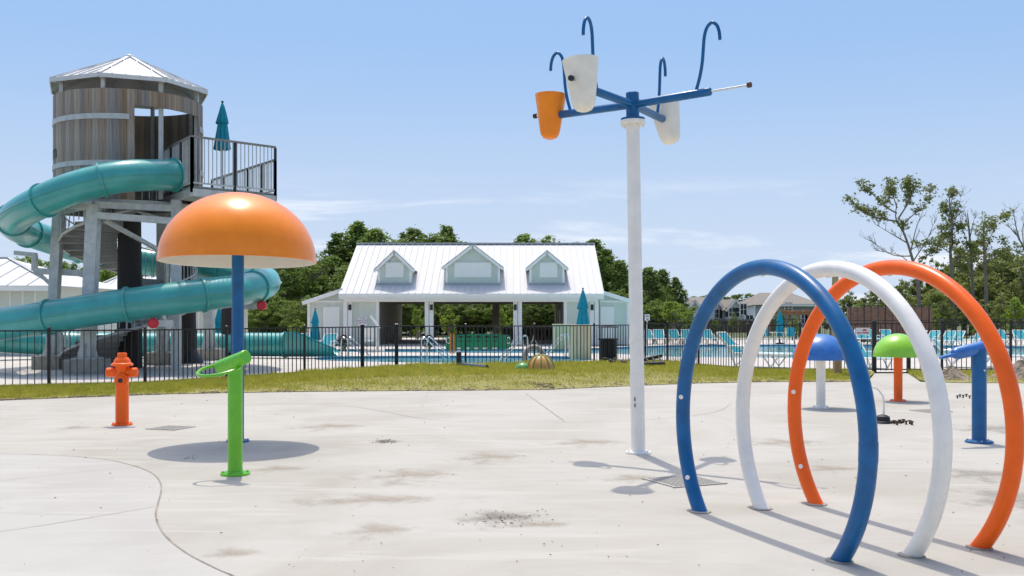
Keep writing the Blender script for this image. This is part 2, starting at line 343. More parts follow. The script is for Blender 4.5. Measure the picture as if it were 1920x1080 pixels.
def smooth_loop(P, k=6):
    P = [Vector((p[0], p[1], 0)) for p in P]; n = len(P); out = []
    for i in range(n):
        a, b, c, d = P[i-1], P[i], P[(i+1) % n], P[(i+2) % n]
        for j in range(k):
            t = j/k; out.append(.5*((2*b)+(c-a)*t+(2*a-5*b+4*c-d)*t*t+(3*b-3*c+d-a)*t**3))
    return out
poolA = smooth_loop([(-7.6, 41.2), (-4.5, 39.4), (-1, 38.8), (2, 39.6), (3.2, 42), (2.4, 44.8), (-1, 45.6), (-5, 45.4), (-8, 44.4)])
poolB = smooth_loop([(-9, 51), (-4, 49.3), (1, 48.6), (4.5, 48), (7, 44.5), (12, 43.4), (20, 43.8), (28, 44.5), (33, 50), (31, 58), (22, 62), (12, 62.5), (7, 59), (3, 55), (-4, 54.5), (-9, 54)])
deck_loop = [p+Vector((0, .12, 0)) for p in fence_pts] + [Vector((70, 40, 0)), Vector((70, 76, 0)), Vector((-50, 84, 0)), Vector((-50, 40, 0))]
deck = struct('pool_deck', fill('pool_deck', [deck_loop, poolA, poolB], 0.004, M['deck']))
gl = [(-3000, -200), (3000, -200), (3000, 4000), (-3000, 4000)]
struct('ground', fill('ground', [[Vector((x, y, 0)) for x, y in gl], poolA, poolB], -.03, M['ground']))
for nm, lp in (('plunge_pool_water', poolA), ('swimming_pool_water', poolB)):
    struct(nm, fill(nm, [lp], -.10, M['water']))
    mb = MB(); n = len(lp)
    for i in range(n):
        a = lp[i]; b = lp[(i+1) % n]; mb.quad((a.x, a.y, .004), (b.x, b.y, .004), (b.x, b.y, -.6), (a.x, a.y, -.6))
    struct(nm.replace('water', 'wall'), mb.mesh('w', M['pooltile'], 0))
    struct(nm.replace('water', 'floor'), fill('fl', [lp], -.6, M['plaster']))

def berm(px, v):
    k = math.exp(-((px-900)/330.)**2)*.13 + .03
    if px > 1480: k = .03
    return .012 + k*min(1, math.sin(math.pi*min(1, v*.92))*1.25)*(1 if v > 0 else 0)
GX = [x for x in range(-400, 2401, 20)]; NV = 10
def gpos(px, v):
    e = G(px, interp(px, EDGE)); f = G(px, interp(px, FNC))+Vector((0, .25, 0)); p = e.lerp(f, v); p.z = berm(px, v); return p
mb = MB(); vv = [gpos(px, j/NV) for px in GX for j in range(NV+1)]; ff = []
for i in range(len(GX)-1):
    if 1636 <= GX[i] < 1704: continue
    for j in range(NV): a = i*(NV+1)+j; ff.append((a, a+NV+1, a+NV+2, a+1))
for q in vv:
    q.z += random.uniform(0, .015) if q.z > .02 else 0
mb.add(vv, ff); struct('grass_bank', mb.mesh('grass_bank', M['lawn']))
# grass blades
def blades(name, label, n, posf, hmin, hmax, w, m):
    P = np.zeros((n*3, 3)); k = 0
    while k < n:
        r = posf()
        if r is None: continue
        p, hs = r; a = random.random()*6.283; h = random.uniform(hmin, hmax)*hs; wx = math.cos(a)*w*.5; wy = math.sin(a)*w*.5
        lx = random.gauss(0, .45)*h; ly = random.gauss(0, .45)*h
        P[k*3] = (p.x-wx, p.y-wy, p.z-.01); P[k*3+1] = (p.x+wx, p.y+wy, p.z-.01); P[k*3+2] = (p.x+lx, p.y+ly, p.z+h); k += 1
    me = bpy.data.meshes.new(name); me.vertices.add(n*3); me.vertices.foreach_set('co', P.ravel()); me.loops.add(n*3); me.loops.foreach_set('vertex_index', np.arange(n*3)); me.polygons.add(n); me.polygons.foreach_set('loop_start', np.arange(0, n*3, 3)); me.update(); me.validate(); me.materials.append(m)
    o = link(name, me); o['kind'] = 'stuff'; tag(o, label, 'grass'); return o
def gp():
    px = random.uniform(-60, 1990); v = random.random()
    if 1632 < px < 1706: return None
    if px > 1706 and random.random() < .75: return None
    clump = math.sin(px*.09)+math.sin(px*.031+2)+math.sin(px*.37+v*9)
    if v < .06 and random.random() < .6: return None
    q_ = gpos(px, v); nz_ = mnoise.noise(Vector((q_.x*1.1, q_.y*1.1, 0)))+.6*mnoise.noise(Vector((q_.x*3.3, q_.y*3.3, 5)))
    if v < .5 and random.random() > .40+1.1*v+.55*nz_: return None
    near = .55 if v < .3 else .8
    tall = 1.5 if (v > .72 and clump > .6 and 480 < px < 1340) else 1
    return gpos(px, v), near*tall
blades('grass', 'mown green grass bank between the splash pad and the black fence', 150000, gp, .05, .16, .018, M['grass'])

# separate pour of concrete, joints, stains
WALK = [(-400, 848), (0, 852), (60, 853), (130, 856), (200, 863), (250, 874), (285, 888), (300, 905), (302, 922), (296, 945), (292, 965), (297, 985), (312, 1008), (345, 1035), (390, 1060), (450, 1087), (540, 1125), (700, 1200)]
wl = catmull([G(x, y) for x, y in WALK], 4)
walk = struct('concrete_walk', fill('concrete_walk', [wl+[Vector((-.5, 2, 0)), Vector((-30, 2, 0)), Vector((-30, 13, 0))]], .005, M['walk']))
def ribbon(pts, w, z, name, parent, m=None, k=6):
    P = catmull(pts, k); mb = MB(); n = len(P); vs_ = []
    for i in range(n):
        t = (P[min(i+1, n-1)]-P[max(i-1, 0)]); sd = Vector((-t.y, t.x, 0)).normalized()*w*.5*random.uniform(.75, 1.2)
        vs_ += [P[i]+sd+Vector((0, 0, z)), P[i]-sd+Vector((0, 0, z))]
    mb.add(vs_, [(2*i, 2*i+1, 2*i+3, 2*i+2) for i in range(n-1)]); return link(name, mb.mesh(name, m or M['joint'], 0), parent)
M['jointlight'] = mat('shallow_joint', (.36, .33, .29), .9, var=.25, vscale=3)
ribbon([p for p in wl[4:]], .016, .009, 'expansion_joint', walk)
ribbon([G(0, 903), G(120, 889), G(262, 875)], .008, .009, 'saw_cut', walk, M['jointlight'])
ribbon([G(-40, 1004), G(120, 980), G(291, 951)], .009, .009, 'saw_cut', walk, M['jointlight'])
ribbon([G(985, 737), G(1058, 790)], .022, .004, 'saw_cut', pad)
ribbon([G(801, 737), G(790, 766)], .016, .004, 'saw_cut', pad, M['jointlight'])
ribbon([G(560, 758), G(650, 761), G(720, 772), (G(800, 786)), G(900, 791), G(1060, 792), G(1200, 788), G(1310, 778), G(1352, 769), G(1370, 756)], .014, .004, 'expansion_joint', pad, M['jointlight'])
ribbon([G(-30, 784), G(90, 774), G(190, 768)], .012, .004, 'expansion_joint', pad, M['jointlight'])
SM = {'tan': stain_mat('tan_silt_stain', (.38, .325, .25), .5), 'dark': stain_mat('dark_silt_stain', (.17, .15, .115), .5), 'damp': stain_mat('dried_puddle_stain', (.33, .305, .265), .8)}
for (x, y, rx, ry, kind) in [(935, 972, 95, 20, 'dark'), (700, 938, 190, 15, 'tan'), (765, 892, 110, 20, 'tan'), (920, 858, 90, 14, 'tan'), (722, 829, 34, 6, 'dark'), (705, 996, 80, 22, 'tan'), (1190, 898, 70, 12, 'tan'),
        (1868, 804, 95, 10, 'damp'), (1835, 890, 80, 16, 'damp'), (1915, 938, 130, 30, 'damp'), (135, 803, 40, 7, 'tan'), (620, 800, 90, 9, 'tan'), (520, 880, 70, 10, 'tan'), (430, 1040, 60, 16, 'tan'), (1100, 830, 90, 10, 'tan'), (1480, 830, 90, 10, 'tan'), (1560, 880, 70, 10, 'tan'), (1000, 985, 90, 10, 'tan')]:
    c = G(x, y); sx = rx*c.y/F*1.25; sy = abs(G(x, y-ry).y-G(x, y+ry).y)*.62
    mb = MB(); mb.add([(sx*math.cos(a*.2618), sy*math.sin(a*.2618), 0) for a in range(24)], [tuple(range(24))])
    link('stain', mb.mesh('stain', SM[kind], 0), pad, (c.x, c.y, .0025))
# crumbs of soil and leaf litter scattered on the pad
mb = MB(); rs = random.Random(3)
for i in range(330):
    if i < 70: p = G(rs.gauss(945, 38), max(950, rs.gauss(976, 8)))
    elif i < 140: p = G(rs.gauss(722, 13), rs.gauss(829, 2))
    elif i < 158: p = G(rs.gauss(355, 10), rs.gauss(860, 1.5))
    else: p = G(rs.uniform(0, 1920), 745+330*rs.random()**1.3)
    s_ = rs.uniform(.003, .009)*(.6+p.y*.045); a = rs.random()*6.28
    mb.box((p.x, p.y, .009+s_*.25), (s_*2, s_, s_*.5), rz=a)
o = link('litter', mb.mesh('litter', M['rust'], 0)); o['kind'] = 'stuff'; tag(o, 'dark crumbs of soil and leaf litter scattered over the concrete', 'litter')

# ------------------------------------------------------------------ splash features
def flange(r, th=.025, nb=6, z=0):
    mb = MB(); mb.lathe([(r*.55, z+th*1.5), (r*.62, z+th), (r*.96, z+th), (r, z+th*.7), (r, z), (0, z)][::-1], 28); return mb
def at0(mb, c):
    mb.v = [v+Vector(c) for v in mb.v]; return mb
def bolts(t, c, r, n, m, z, s=.014):
    b = MB(); b.lathe([(0, 0), (s, 0), (s, s*1.1), (0, s*1.1)], 6); me = b.mesh('bolt', m)
    for i in range(n):
        a = 2*math.pi*(i+.3)/n; t.inst('bolt', me, (c[0]+r*math.cos(a), c[1]+r*math.sin(a), z))
def mushroom(name, label, base, pole_r, pole_m, cap_r, rim_z, top_z, cap_m, flat=0.0, group=None, tilt=0):
    c = G(*base); t = Thing(name, label, 'spray mushroom', c, group)
    t.part('pole', at0(MB().lathe([(0, 0), (pole_r, 0), (pole_r, rim_z+(top_z-rim_z)*.8), (0, rim_z+(top_z-rim_z)*.8)], 28), c), pole_m)
    t.part('base_flange', at0(flange(pole_r*1.9), c), pole_m); bolts(t, c, pole_r*1.6, 6, M['galv'], .025)
    h = top_z-rim_z; prof = []
    for i in range(25):
        a = i/24*math.pi/2; r = cap_r*math.cos(a); z = h*math.sin(a)
        if flat: z = min(z, h*(1-flat)+h*flat*math.sin(a))
        prof.append((max(r, 0), rim_z+z))
    prof[-1] = (0.0001, top_z)
    Tt = Matrix.Translation(c+Vector((0, 0, rim_z))) @ Matrix.Rotation(tilt, 4, 'X') @ Matrix.Translation(-c-Vector((0, 0, rim_z)))
    def tl(mb): mb.v = [Tt @ v for v in mb.v]; return mb
    cap = t.part('cap', tl(at0(MB().lathe([(cap_r*.992, rim_z-.012), (cap_r*1.004, rim_z-.008)]+prof, 64, caps=False), c)), cap_m, smooth=50)
    inner = [(cap_r*.992, rim_z-.012), (cap_r*.975, rim_z)] + [(max(cap_r*.972*math.cos(i/10*math.pi/2), .0001), rim_z+(h-.02)*math.sin(i/10*math.pi/2)) for i in range(1, 11)]
    t.part('underside', tl(at0(MB().lathe(inner, 48, caps=False), c)), M['underside'], parent=cap, smooth=60)
    return t
mushroom('spray_mushroom', 'big orange dome mushroom on a blue pole beside the green tipping post', (446, 828), .085, M['blue'], 1.095, 2.555, 3.53, M['orange'], 0, tilt=R(-2.2))
mushroom('spray_mushroom', 'small blue dome mushroom on a short white pole', (1539, 765), .088, M['white'], .53, .945, 1.43, M['blue_dome'], 0)
mushroom('spray_mushroom', 'small lime green dome mushroom on a short orange pole', (1684, 752), .088, M['orange_paint'], .50, .935, 1.41, M['green_dome'], .0)

# hydrant
c = G(229, 797); t = Thing('spray_hydrant', 'orange toy fire hydrant spray post on the concrete pad', 'hydrant', c)
body = t.part('barrel', at0(MB().lathe([(0, 0), (.105, 0), (.103, .95), (.115, .97), (.115, .985), (0, .985)], 32), c), M['orange_paint'])
t.part('base_flange', at0(flange(.165, .03), c), M['orange_paint']); bolts(t, c, .135, 6, M['orange_paint'], .03)
t.part('bonnet', at0(MB().lathe([(0, .96), (.165, .965), (.175, .985), (.165, 1.005), (.135, 1.02), (.125, 1.06), (.095, 1.10), (.09, 1.105), (0, 1.105)], 32), c), M['orange_paint'])
t.part('top_nut', at0(MB().lathe([(0, 1.09), (.082, 1.09), (.082, 1.16), (.07, 1.18), (0, 1.18)], 8), c), M['orange_paint'], smooth=20)
for s in (-1, 1):
    t.part('side_outlet', MB().tube([c+Vector((s*.08, 0, .86)), c+Vector((s*.235, 0, .86)), c+Vector((s*.25, 0, .86))], [.078, .078, .066], 28), M['orange_paint'])
pf = c+Vector((.03, 0, .735))
no = t.part('front_nozzle', MB().tube([pf, pf+Vector((0, -.14, 0))], .085, 28).tube([pf+Vector((0, -.11, 0)), pf+Vector((0, -.135, 0))], .11, 28).tube([pf+Vector((0, -.13, 0)), pf+Vector((0, -.17, 0))], .066, 28), M['orange_paint'])
t.part('nozzle_hole', MB().tube([pf+Vector((0.005, -.165, 0)), pf+Vector((.005, -.174, 0))], .04, 20), M['rubber'], parent=no)

# green tipping post
c = G(441, 890); t = Thing('tipping_spray_post', 'bright green post with a tilted tube and a ring handle', 'spray post', c)
t.part('post', at0(MB().lathe([(0, 0), (.082, 0), (.082, 1.22), (0, 1.22)], 32), c), M['green'])
t.part('base_flange', at0(flange(.165, .028), c), M['green']); bolts(t, c, .135, 6, M['green'], .028)
a = At(411, 689, 11.72); b = At(461, 669, 11.48)
tb = t.part('tilted_tube', MB().tube([a, a.lerp(b, .03), b, b+(b-a).normalized()*.012], [.065, .078, .078, .066], 32), M['green'])
ring = []
for i in range(40):
    q = 2*math.pi*i/40; ring.append(At(411, 692.5, 11.55)+Vector((.235*math.cos(q), .235*math.sin(q)*.9, .03*math.cos(q)+.055*math.sin(q))))
t.part('ring_handle', MB().tube(ring, .018, 10, closed=True), M['green'])

# blue tipping post
c = G(1836, 830); t = Thing('tipping_spray_post', 'blue post with a tilted scoop-ended tube near the orange hoop', 'spray post', c)
t.part('post', at0(MB().lathe([(0, 0), (.098, 0), (.098, 1.31), (0, 1.31)], 32), c), M['blue'])
t.part('base_flange', at0(flange(.19, .03), c), M['blue']); bolts(t, c, .16, 6, M['galv'], .03)
a = At(1788, 664, 14.5); b = At(1866, 645, 14.75)
t.part('tilted_tube', MB().tube([a, a.lerp(b, .06), b, b+(b-a).normalized()*.02], [.06, .088, .088, .07], 32), M['blue_dome'])
u = (b-a).normalized(); s0 = a+Vector((0, 0, -.0)); e = s0-u*.24+Vector((0, 0, .01))
t.part('scoop', MB().slab([s0+u*.12+Vector((0, -.085, .02)), s0+u*.12+Vector((0, .085, .02)), e+Vector((0, .045, 0)), e+Vector((0, -.045, 0))], .035), M['blue_dome'])
t.part('side_bolt', MB().tube([c+Vector((.03, -.09, 1.02)), c+Vector((.03, -.106, 1.02))], .012, 10), M['white'])

# hoops
def hoop(label, lp, rp_, topy, m, noz):
    A = G(*lp); B = G(*rp_); mid = (A+B)/2; ch = (B-A).length; r0 = .066
    ht = H+(HY-topy)*mid.y/F - r0
    rad = ht/2 + ch*ch/(8*ht); cz = ht-rad; u = (B-A).normalized(); nrm = Vector((u.y, -u.x, 0))
    if nrm.y > 0: nrm = -nrm
    a0 = math.asin(-cz/rad)-.03
    pts = [mid+u*rad*math.cos(q)+Vector((0, 0, cz+rad*math.sin(q))) for q in np.linspace(math.pi-a0, a0, 97)]
    t = Thing('spray_hoop', label, 'spray hoop', mid, 'three round spray hoops in a row')
    hp = t.part('hoop_tube', MB().tube(pts, r0, 28), m, smooth=60)
    for q in noz:
        p = mid+u*rad*math.cos(q)+Vector((0, 0, cz+rad*math.sin(q))); inw = (mid+Vector((0, 0, cz))-p).normalized()
        d = inw if abs(q-PI/2) < .01 else (nrm*.75+inw*.66).normalized()
        t.part('nozzle', MB().tube([p+d*.05, p+d*.071, p+d*.076], [.021, .021, .015], 16), M['white'], parent=hp)
    for P in (A, B):
        t.part('base_ring', at0(MB().lathe([(0, 0), (.1, 0), (.098, .008), (.08, .012), (0, .012)], 28), P+Vector((0, 0, .002))), M['footing'])
    if m is M['blue']:
        q = .12; p = mid+u*rad*math.cos(q)+Vector((0, 0, cz+rad*math.sin(q)))
        t.part('joint_sleeve', MB().tube([mid+u*rad*math.cos(k)+Vector((0, 0, cz+rad*math.sin(k))) for k in (-.075, -.04, 0.0, .03)], r0+.0025, 28), m, parent=hp)
    return t
PI = math.pi
hoop('blue tubular spray hoop at the end of the row beside the tall bucket pole', (1313, 960), (1574, 1052), 486, M['blue'], [PI-.13, PI+.46, PI/2])
hoop('white tubular spray hoop standing between the blue and orange hoops', (1428, 954), (1709, 1042), 489, M['white'], [PI/2])
hoop('orange tubular spray hoop at the end of the row beside the blue tipping post', (1531, 946), (1836, 1027), 487, M['orange_paint'], [PI-.13, PI+.44, PI/2])

# dumping bucket pole
c = G(1197, 850); d0 = c.y; hub = At(1186, 196, d0); t = Thing('dumping_bucket_pole', 'tall white pole topped by blue arms carrying dumping buckets and hooked pipes', 'bucket pole', c)
ax = (hub-c); ptop = c+ax*((At(1187, 226, d0).z)/hub.z)
t.part('pole', MB().tube([c, ptop], [.093, .086], 32), M['white'])
t.part('base_flange', at0(flange(.165, .03), c), M['white']); bolts(t, c, .14, 6, M['white'], .03)
tu = ax.normalized()
t.part('top_flange', MB().tube([ptop-tu*.045, ptop-tu*.04, ptop, ptop+tu*.006], [.14, .16, .16, .15], 32), M['white'])
for i in range(8):
    q = i*PI/4; o_ = Vector((.135*math.cos(q), .135*math.sin(q), 0)); t.part('flange_bolt', MB().tube([ptop+o_-tu*.085, ptop+o_+tu*.0], .016, 8), M['white'])
t.part('swivel', MB().tube([ptop+tu*.004, ptop+tu*.03], .155, 32).tube([ptop+tu*.03, hub+tu*.15, hub+tu*.165], [.085, .085, .06], 28), M['blue'])
for zz in (.63, .71): t.part('wash_slot', MB().box(c+ax*(zz/hub.z)+Vector((-.045, -.083, 0)), (.012, .02, .045)), M['rubber'])
def arm(ang, ln, u0, dip=0, hk=1.):
    dr = Vector((math.cos(ang), math.sin(ang), dip)); e = hub+dr*ln
    am = t.part('arm', MB().tube([hub+dr*.05, e-dr*.012, e], [.052, .052, .044], 24), M['blue'])
    prof = [(0, 0), (.05, .16), (.085, .34), (.10, .52), (.115, .66), (.15, .76), (.215, .81), (.28, .77), (.315, .68), (.325, .58)]
    P = catmull([hub+dr*u0+Vector((dr.x*a*hk, dr.y*a*hk, .04+b*hk)) for a, b in prof], 5)
    t.part('hook_pipe', MB().tube(P, .021, 12), M['blue'], parent=am, smooth=60); return dr, e
def bucket(dr, e, m, name, lab, tilt=0, off=.16, sc=1., cz=0.0):
    side = Vector((-dr.y, dr.x, 0)).normalized(); o0 = Vector((dr.x, dr.y, 0)).normalized()
    T = Matrix.Translation(e+o0*off+Vector((0, 0, cz))) @ Matrix.Rotation(tilt, 4, o0)
    pr = [(0.0001, -.40), (.06, -.395), (.105, -.375), (.14, -.33), (.158, -.27), (.245, .30), (.238, .302), (.15, -.265), (.10, -.35), (.0001, -.37)]
    pr = [(r*sc, z*sc) for r, z in pr]
    bk = t.part('bucket', MB().lathe(pr, 40, T, caps=False), m, label=lab, smooth=40)
    ce = T.translation
    t.part('axle', MB().tube([e-o0*.02, ce+o0*.24], .016, 10), M['steel'], parent=bk)
    t.part('axle_cap', MB().tube([ce+o0*.235, ce+o0*.275], .034, 16), M['rubber'], parent=bk)
dA, eA = arm(R(143), 1.14, .97); bucket(dA, eA, M['orange'], 'bucket', 'orange dumping bucket', R(2), .16, .88, .03)
dC, eC = arm(R(-124), 1.10, .95); bucket(dC, eC, M['cream'], 'bucket', 'off-white dumping bucket', R(5), .2, .90, .05)
dD, eD = arm(R(62), 1.14, .93); bucket(dD, eD, M['cream'], 'bucket', 'off-white dumping bucket', R(-11), .17, .93, .04)
dB, eB = arm(R(-38), 1.12, .92, .02)
rod = t.part('rod', MB().tube([eB-dB*.02, eB+dB*.52], .013, 12), M['steel'], label='bare steel axle where a bucket is missing')
t.part('rod_cap', MB().tube([eB+dB*.49, eB+dB*.535], .033, 16), M['rust'], parent=rod)

# drains
def drain(x, y, w, dpt, n, rz, label):
    c = G(x, y, .003); t = Thing('floor_drain', label, 'drain', c)
    T = Matrix.Translation(c) @ Matrix.Rotation(rz, 4, 'Z')
    t.part('recess_shade_sheet', MB().box((0, 0, -.002), (w, dpt, .004), T), M['rubber'])  # flat dark sheet: shade inside the drain recess put into its colour
    fr = MB(); 
    for s in (-1, 1): fr.box((0, s*dpt/2, 0), (w+.05, .025, .02), T); fr.box((s*w/2, 0, 0), (.025, dpt-.03, .02), T)
    t.part('frame', fr, M['pad'])
    me = MB().box((0, 0, 0), (w/n*.5, dpt-.03, .012)).mesh('slat', M['pad'], 0)
    for i in range(n): t.inst('slat', me, T @ Vector((-w/2+(i+.5)*w/n, 0, .002)), rz)
drain(1282, 903, .62, .62, 13, R(24), 'square slotted floor drain in the concrete under the bucket pole shadow')
drain(320, 803, .5, .5, 10, R(-20), 'square slotted floor drain beside the orange hydrant')
drain(1745, 771, .5, .5, 10, R(20), 'square slotted floor drain near the lime green mushroom')
# ground spray stand
c = G(1655, 793); t = Thing('hose_stand', 'black rubber foot with a curved white hose standing on the concrete', 'hose stand', c)
t.part('foot_plate', at0(MB().lathe([(0, 0), (.16, 0), (.165, .025), (.15, .04), (0, .04)], 24).box((.2, -.03, .02), (.2, .1, .035)), c), M['rubber'])
t.part('foot_body', at0(MB().lathe([(0, .03), (.115, .03), (.12, .06), (.11, .11), (.07, .13), (.03, .14), (0, .14)], 24), c), M['rubber'])
t.part('hose', MB().tube(catmull([c+Vector((.015, 0, .12)), c+Vector((.02, 0, .3)), c+Vector((0, 0, .45)), c+Vector((-.1, 0, .57)), c+Vector((-.22, 0, .60)), c+Vector((-.3, 0, .58))], 6), .017, 10), M['white'])
bm_ = MB().lathe([(0, 0), (.016, 0), (.016, .045), (.03, .045), (.03, .065), (0, .065)], 8); bme = bm_.mesh('anchor_bolt', M['rust'])
for k, (x, y) in enumerate([(1677, 795), (1682, 797), (1687, 794), (1694, 793), (1699, 796), (1706, 795), (1710, 797), (1795, 747), (1800, 745), (1806, 746), (1812, 744), (1818, 747)]):
    o = tag(link('anchor_bolt', bme, None, G(x, y, 0), k), 'small rusty anchor bolt sticking up from the pad by the hose stand' if x < 1750 else 'small rusty anchor bolt sticking up from the pad by the blue post', 'bolt', 'bolts by the hose stand' if x < 1750 else 'bolts by the blue tipping post')

# ------------------------------------------------------------------ fences
pk_cache = {}
def fence(name, label, pts, hs, sp=.15, cat='fence', pm='black', rails=(.06, -.03), pw=.02, post=.065, group=None, mid=None):
    t = Thing(name, label, cat, pts[0], group)
    if isinstance(hs, float): hs = [hs]*len(pts)
    key = (pm, pw)
    if key not in pk_cache: pk_cache[key] = MB().box((0, 0, .5), (pw, pw, 1)).mesh('picket', M[pm], 0)
    pmh = MB().box((0, 0, .5), (post, post, 1)).lathe([(post*.75, 1.0), (post*.75, 1.012), (.0001, 1.03)], 4, Matrix.Rotation(PI/4, 4, 'Z')).mesh('post', M[pm], 0)
    for i, p in enumerate(pts): t.inst('post', pmh, p, 0, (1, 1, hs[i]+.04))
    for i in range(len(pts)-1):
        a, b = pts[i], pts[i+1]; h0, h1 = hs[i], hs[i+1]; ln = (b-a).length; n = max(2, int(ln/sp)); rz = math.atan2(b.y-a.y, b.x-a.x)
        up = Vector((0, 0, 1))
        t.part('top_rail', MB().bar(a+up*(h0-.02), b+up*(h1-.02), .03, .035), M[pm], smooth=0)
        t.part('bottom_rail', MB().bar(a+up*.09, b+up*.09, .03, .035), M[pm], smooth=0)
        if mid: t.part('middle_rail', MB().bar(a+up*(h0*mid), b+up*(h1*mid), .03, .035), M[pm], smooth=0)
        for k in range(1, n):
            q = a.lerp(b, k/n); h = h0+(h1-h0)*k/n; t.inst('picket', pk_cache[key], q+up*.05, rz, (1, 1, h-.075))
    return t
def fp(x): return G(x, interp(x, FNC))
def run(xs): return [fp(x) for x in xs]
FH = 1.43
fence('metal_fence', 'black picket fence in front of the slide tower columns', run([-90, 92, 272, 425, 571, 678]), FH)
fence('fence_gate', 'narrow black gate panel in front of the pavilion wall with the phone sign', run([681, 742]), FH, cat='gate')
fence('metal_fence', 'black picket fence in front of the pavilion and plunge pool', run([745, 873, 1002, 1114, 1206]), FH)
fence('metal_fence', 'black picket fence by the wide pool, behind the blue and white hoops', run([1210, 1251, 1310, 1402, 1500, 1593, 1637]), [1.5, 1.48, 1.45, 1.46, 1.50, 1.52, 1.54])
fence('fence_gate', 'black picket gate at the end of the concrete path', run([1641, 1702]), 1.54, cat='gate')
fence('metal_fence', 'black picket fence beyond the gate with sand piles in front', run([1705, 1766, 1895, 2020]), 1.58)
# far side fences
fence('metal_fence', 'long black picket fence on the far side of the wide pool', [Vector((x, 72.0+.03*x, 0)) for x in np.linspace(6, 44, 15)], 1.5, sp=.3, pw=.022)
fence('metal_fence', 'tall black fence panel standing in front of the brown brick wall', [Vector((XA(x, 66), 66, 0)) for x in (1582, 1620, 1660, 1700, 1742)], 2.38, sp=.38, pw=.03, mid=.6)
single('brick_wall', MB().box((XA(1670, 69), 69.2, 1.15), (5.6, .25, 2.3)), M['brick'], 'low brown brick wall behind the tall black fence panel', 'wall')
single('timber_post', MB().box(G(1570, 706)+Vector((0, 0, .9)), (.2, .2, 1.8)), M['post_wood'], 'short raw timber post behind the blue mushroom', 'post')
pt = At(1566, 519, 52); single('timber_pole', MB().tube([(pt.x, 52, 0), (pt.x, 52, pt.z)], [.19, .16], 14), M['post_wood'], 'tall raw timber pole rising behind the white hoop', 'pole')

# ------------------------------------------------------------------ slide tower
TC = Vector((XA(243, 35.0), 35.0, 0)); TR = 2.33; Z0, Z1 = 5.42, 8.92
def pol(r, deg, z=0, c=TC): return Vector((c.x+r*math.cos(R(deg)), c.y+r*math.sin(R(deg)), z))
t = Thing('slide_tower', 'round timber barrel tower on steel columns with a spiral stair and white roof', 'slide tower', TC)
NS = 68; sw = 2*PI*TR/NS
me_full = MB().box((0, 0, (Z0+Z1)/2), (.05, sw*1.0, Z1-Z0)).mesh('stave', M['wood'], 0)
me_lint = MB().box((0, 0, (8.42+Z1)/2), (.05, sw*1.0, Z1-8.42)).mesh('stave', M['wood'], 0)
rs = random.Random(5)
for i in range(NS):
    dg = i*360/NS; a = (dg+180) % 360-180; op = -68 < a < -4
    p = pol(TR+rs.uniform(-.007, .007), dg); t.inst('stave', me_lint if op else me_full, p, R(dg))
def ringband(r0, r1, z0, z1, a0=0, a1=360, n=72):
    mb = MB(); full = a1-a0 >= 360; vs_ = []
    for i in range(n+(0 if full else 1)):
        q = a0+(a1-a0)*i/n
        for r, z in ((r0, z0), (r1, z0), (r1, z1), (r0, z1)): vs_.append(pol(r, q, z))
    m = len(vs_)//4; fs = []
    for i in range(m if full else m-1):
        j = (i+1) % m
        for k in range(4): fs.append((i*4+k, j*4+k, j*4+(k+1) % 4, i*4+(k+1) % 4))
    return mb.add(vs_, fs)
t.part('hoop_band', ringband(TR+.028, TR+.055, 7.96, 8.13, -2, 290), M['galv'])
t.part('hoop_band', ringband(TR+.028, TR+.055, 6.50, 6.66, -2, 290), M['galv'])
t.part('floor_ring', ringband(TR-.35, TR+.08, 5.20, 5.42), M['galv'])
t.part('floor_plate', MB().add([pol(TR-.1, i*15, 5.45) for i in range(24)], [tuple(range(24))]), M['galv_dark'])
# lettering on the staves: only the word's visible end
tm = text_mb('orm', .70)
xs = [v.x for v in tm.v]; x1 = max(xs)
a_end = -139.0
tm.v = [pol(TR+.035+v.z, a_end-math.degrees((x1-v.x)/TR)*1.0, 7.05+v.y) for v in tm.v]
t.part('lettering', tm, M['ink'], smooth=0)
# roof
RZ, RA, RR = 9.34, 10.50, 2.62
crn = [pol(RR, -90+45*i, RZ) for i in range(8)]; apex = TC+Vector((0, 0, RA))
for i in range(8):
    a, b = crn[i], crn[(i+1) % 8]; tp = .06
    pn = t.part('roof_panel', MB().slab([a, b, apex+(b-apex)*tp, apex+(a-apex)*tp], .03), M['metalroof'], smooth=0)
    for k in range(1, 5):
        q = a.lerp(b, k/5); f = 1-abs(k/5-.5)*2
        m_ = (a+b)/2; tgt = apex.lerp(m_, 0)+(q-m_); lim = 1-abs(k/5-.5)*2
        e = q.lerp(apex+(q-m_), max(.05, lim-.06)); nn = (b-a).cross(apex-a).normalized()*.03
        t.part('seam', MB().bar(q+nn*.5, e+nn*.5, .025, .04, nn), M['galvroof'], parent=pn, smooth=0)
    t.part('hip_cap', MB().bar(a+Vector((0, 0, .02)), apex+Vector((0, 0, .02)), .13, .03), M['galvroof'], smooth=0)
    t.part('fascia', MB().bar(a-Vector((0, 0, .06)), b-Vector((0, 0, .06)), .04, .13), M['galvroof'], smooth=0)
    t.part('rafter', MB().bar(pol(RR*.95, -90+45*i, RZ-.08), apex-Vector((0, 0, .14)), .07, .10), M['galv'], smooth=0)
    pm = (a+b)/2; t.part('roof_post', MB().bar(Vector((TC.x+(a.x-TC.x)*.86, TC.y+(a.y-TC.y)*.86, 5.5)), Vector((TC.x+(a.x-TC.x)*.86, TC.y+(a.y-TC.y)*.86, RZ+.02)), .12), M['galv'], smooth=0)
t.part('roof_cap', MB().lathe([(.2, 0), (.18, .05), (.0001, .12)], 8, Matrix.Translation(apex-Vector((0, 0, .05)))), M['galvroof'])
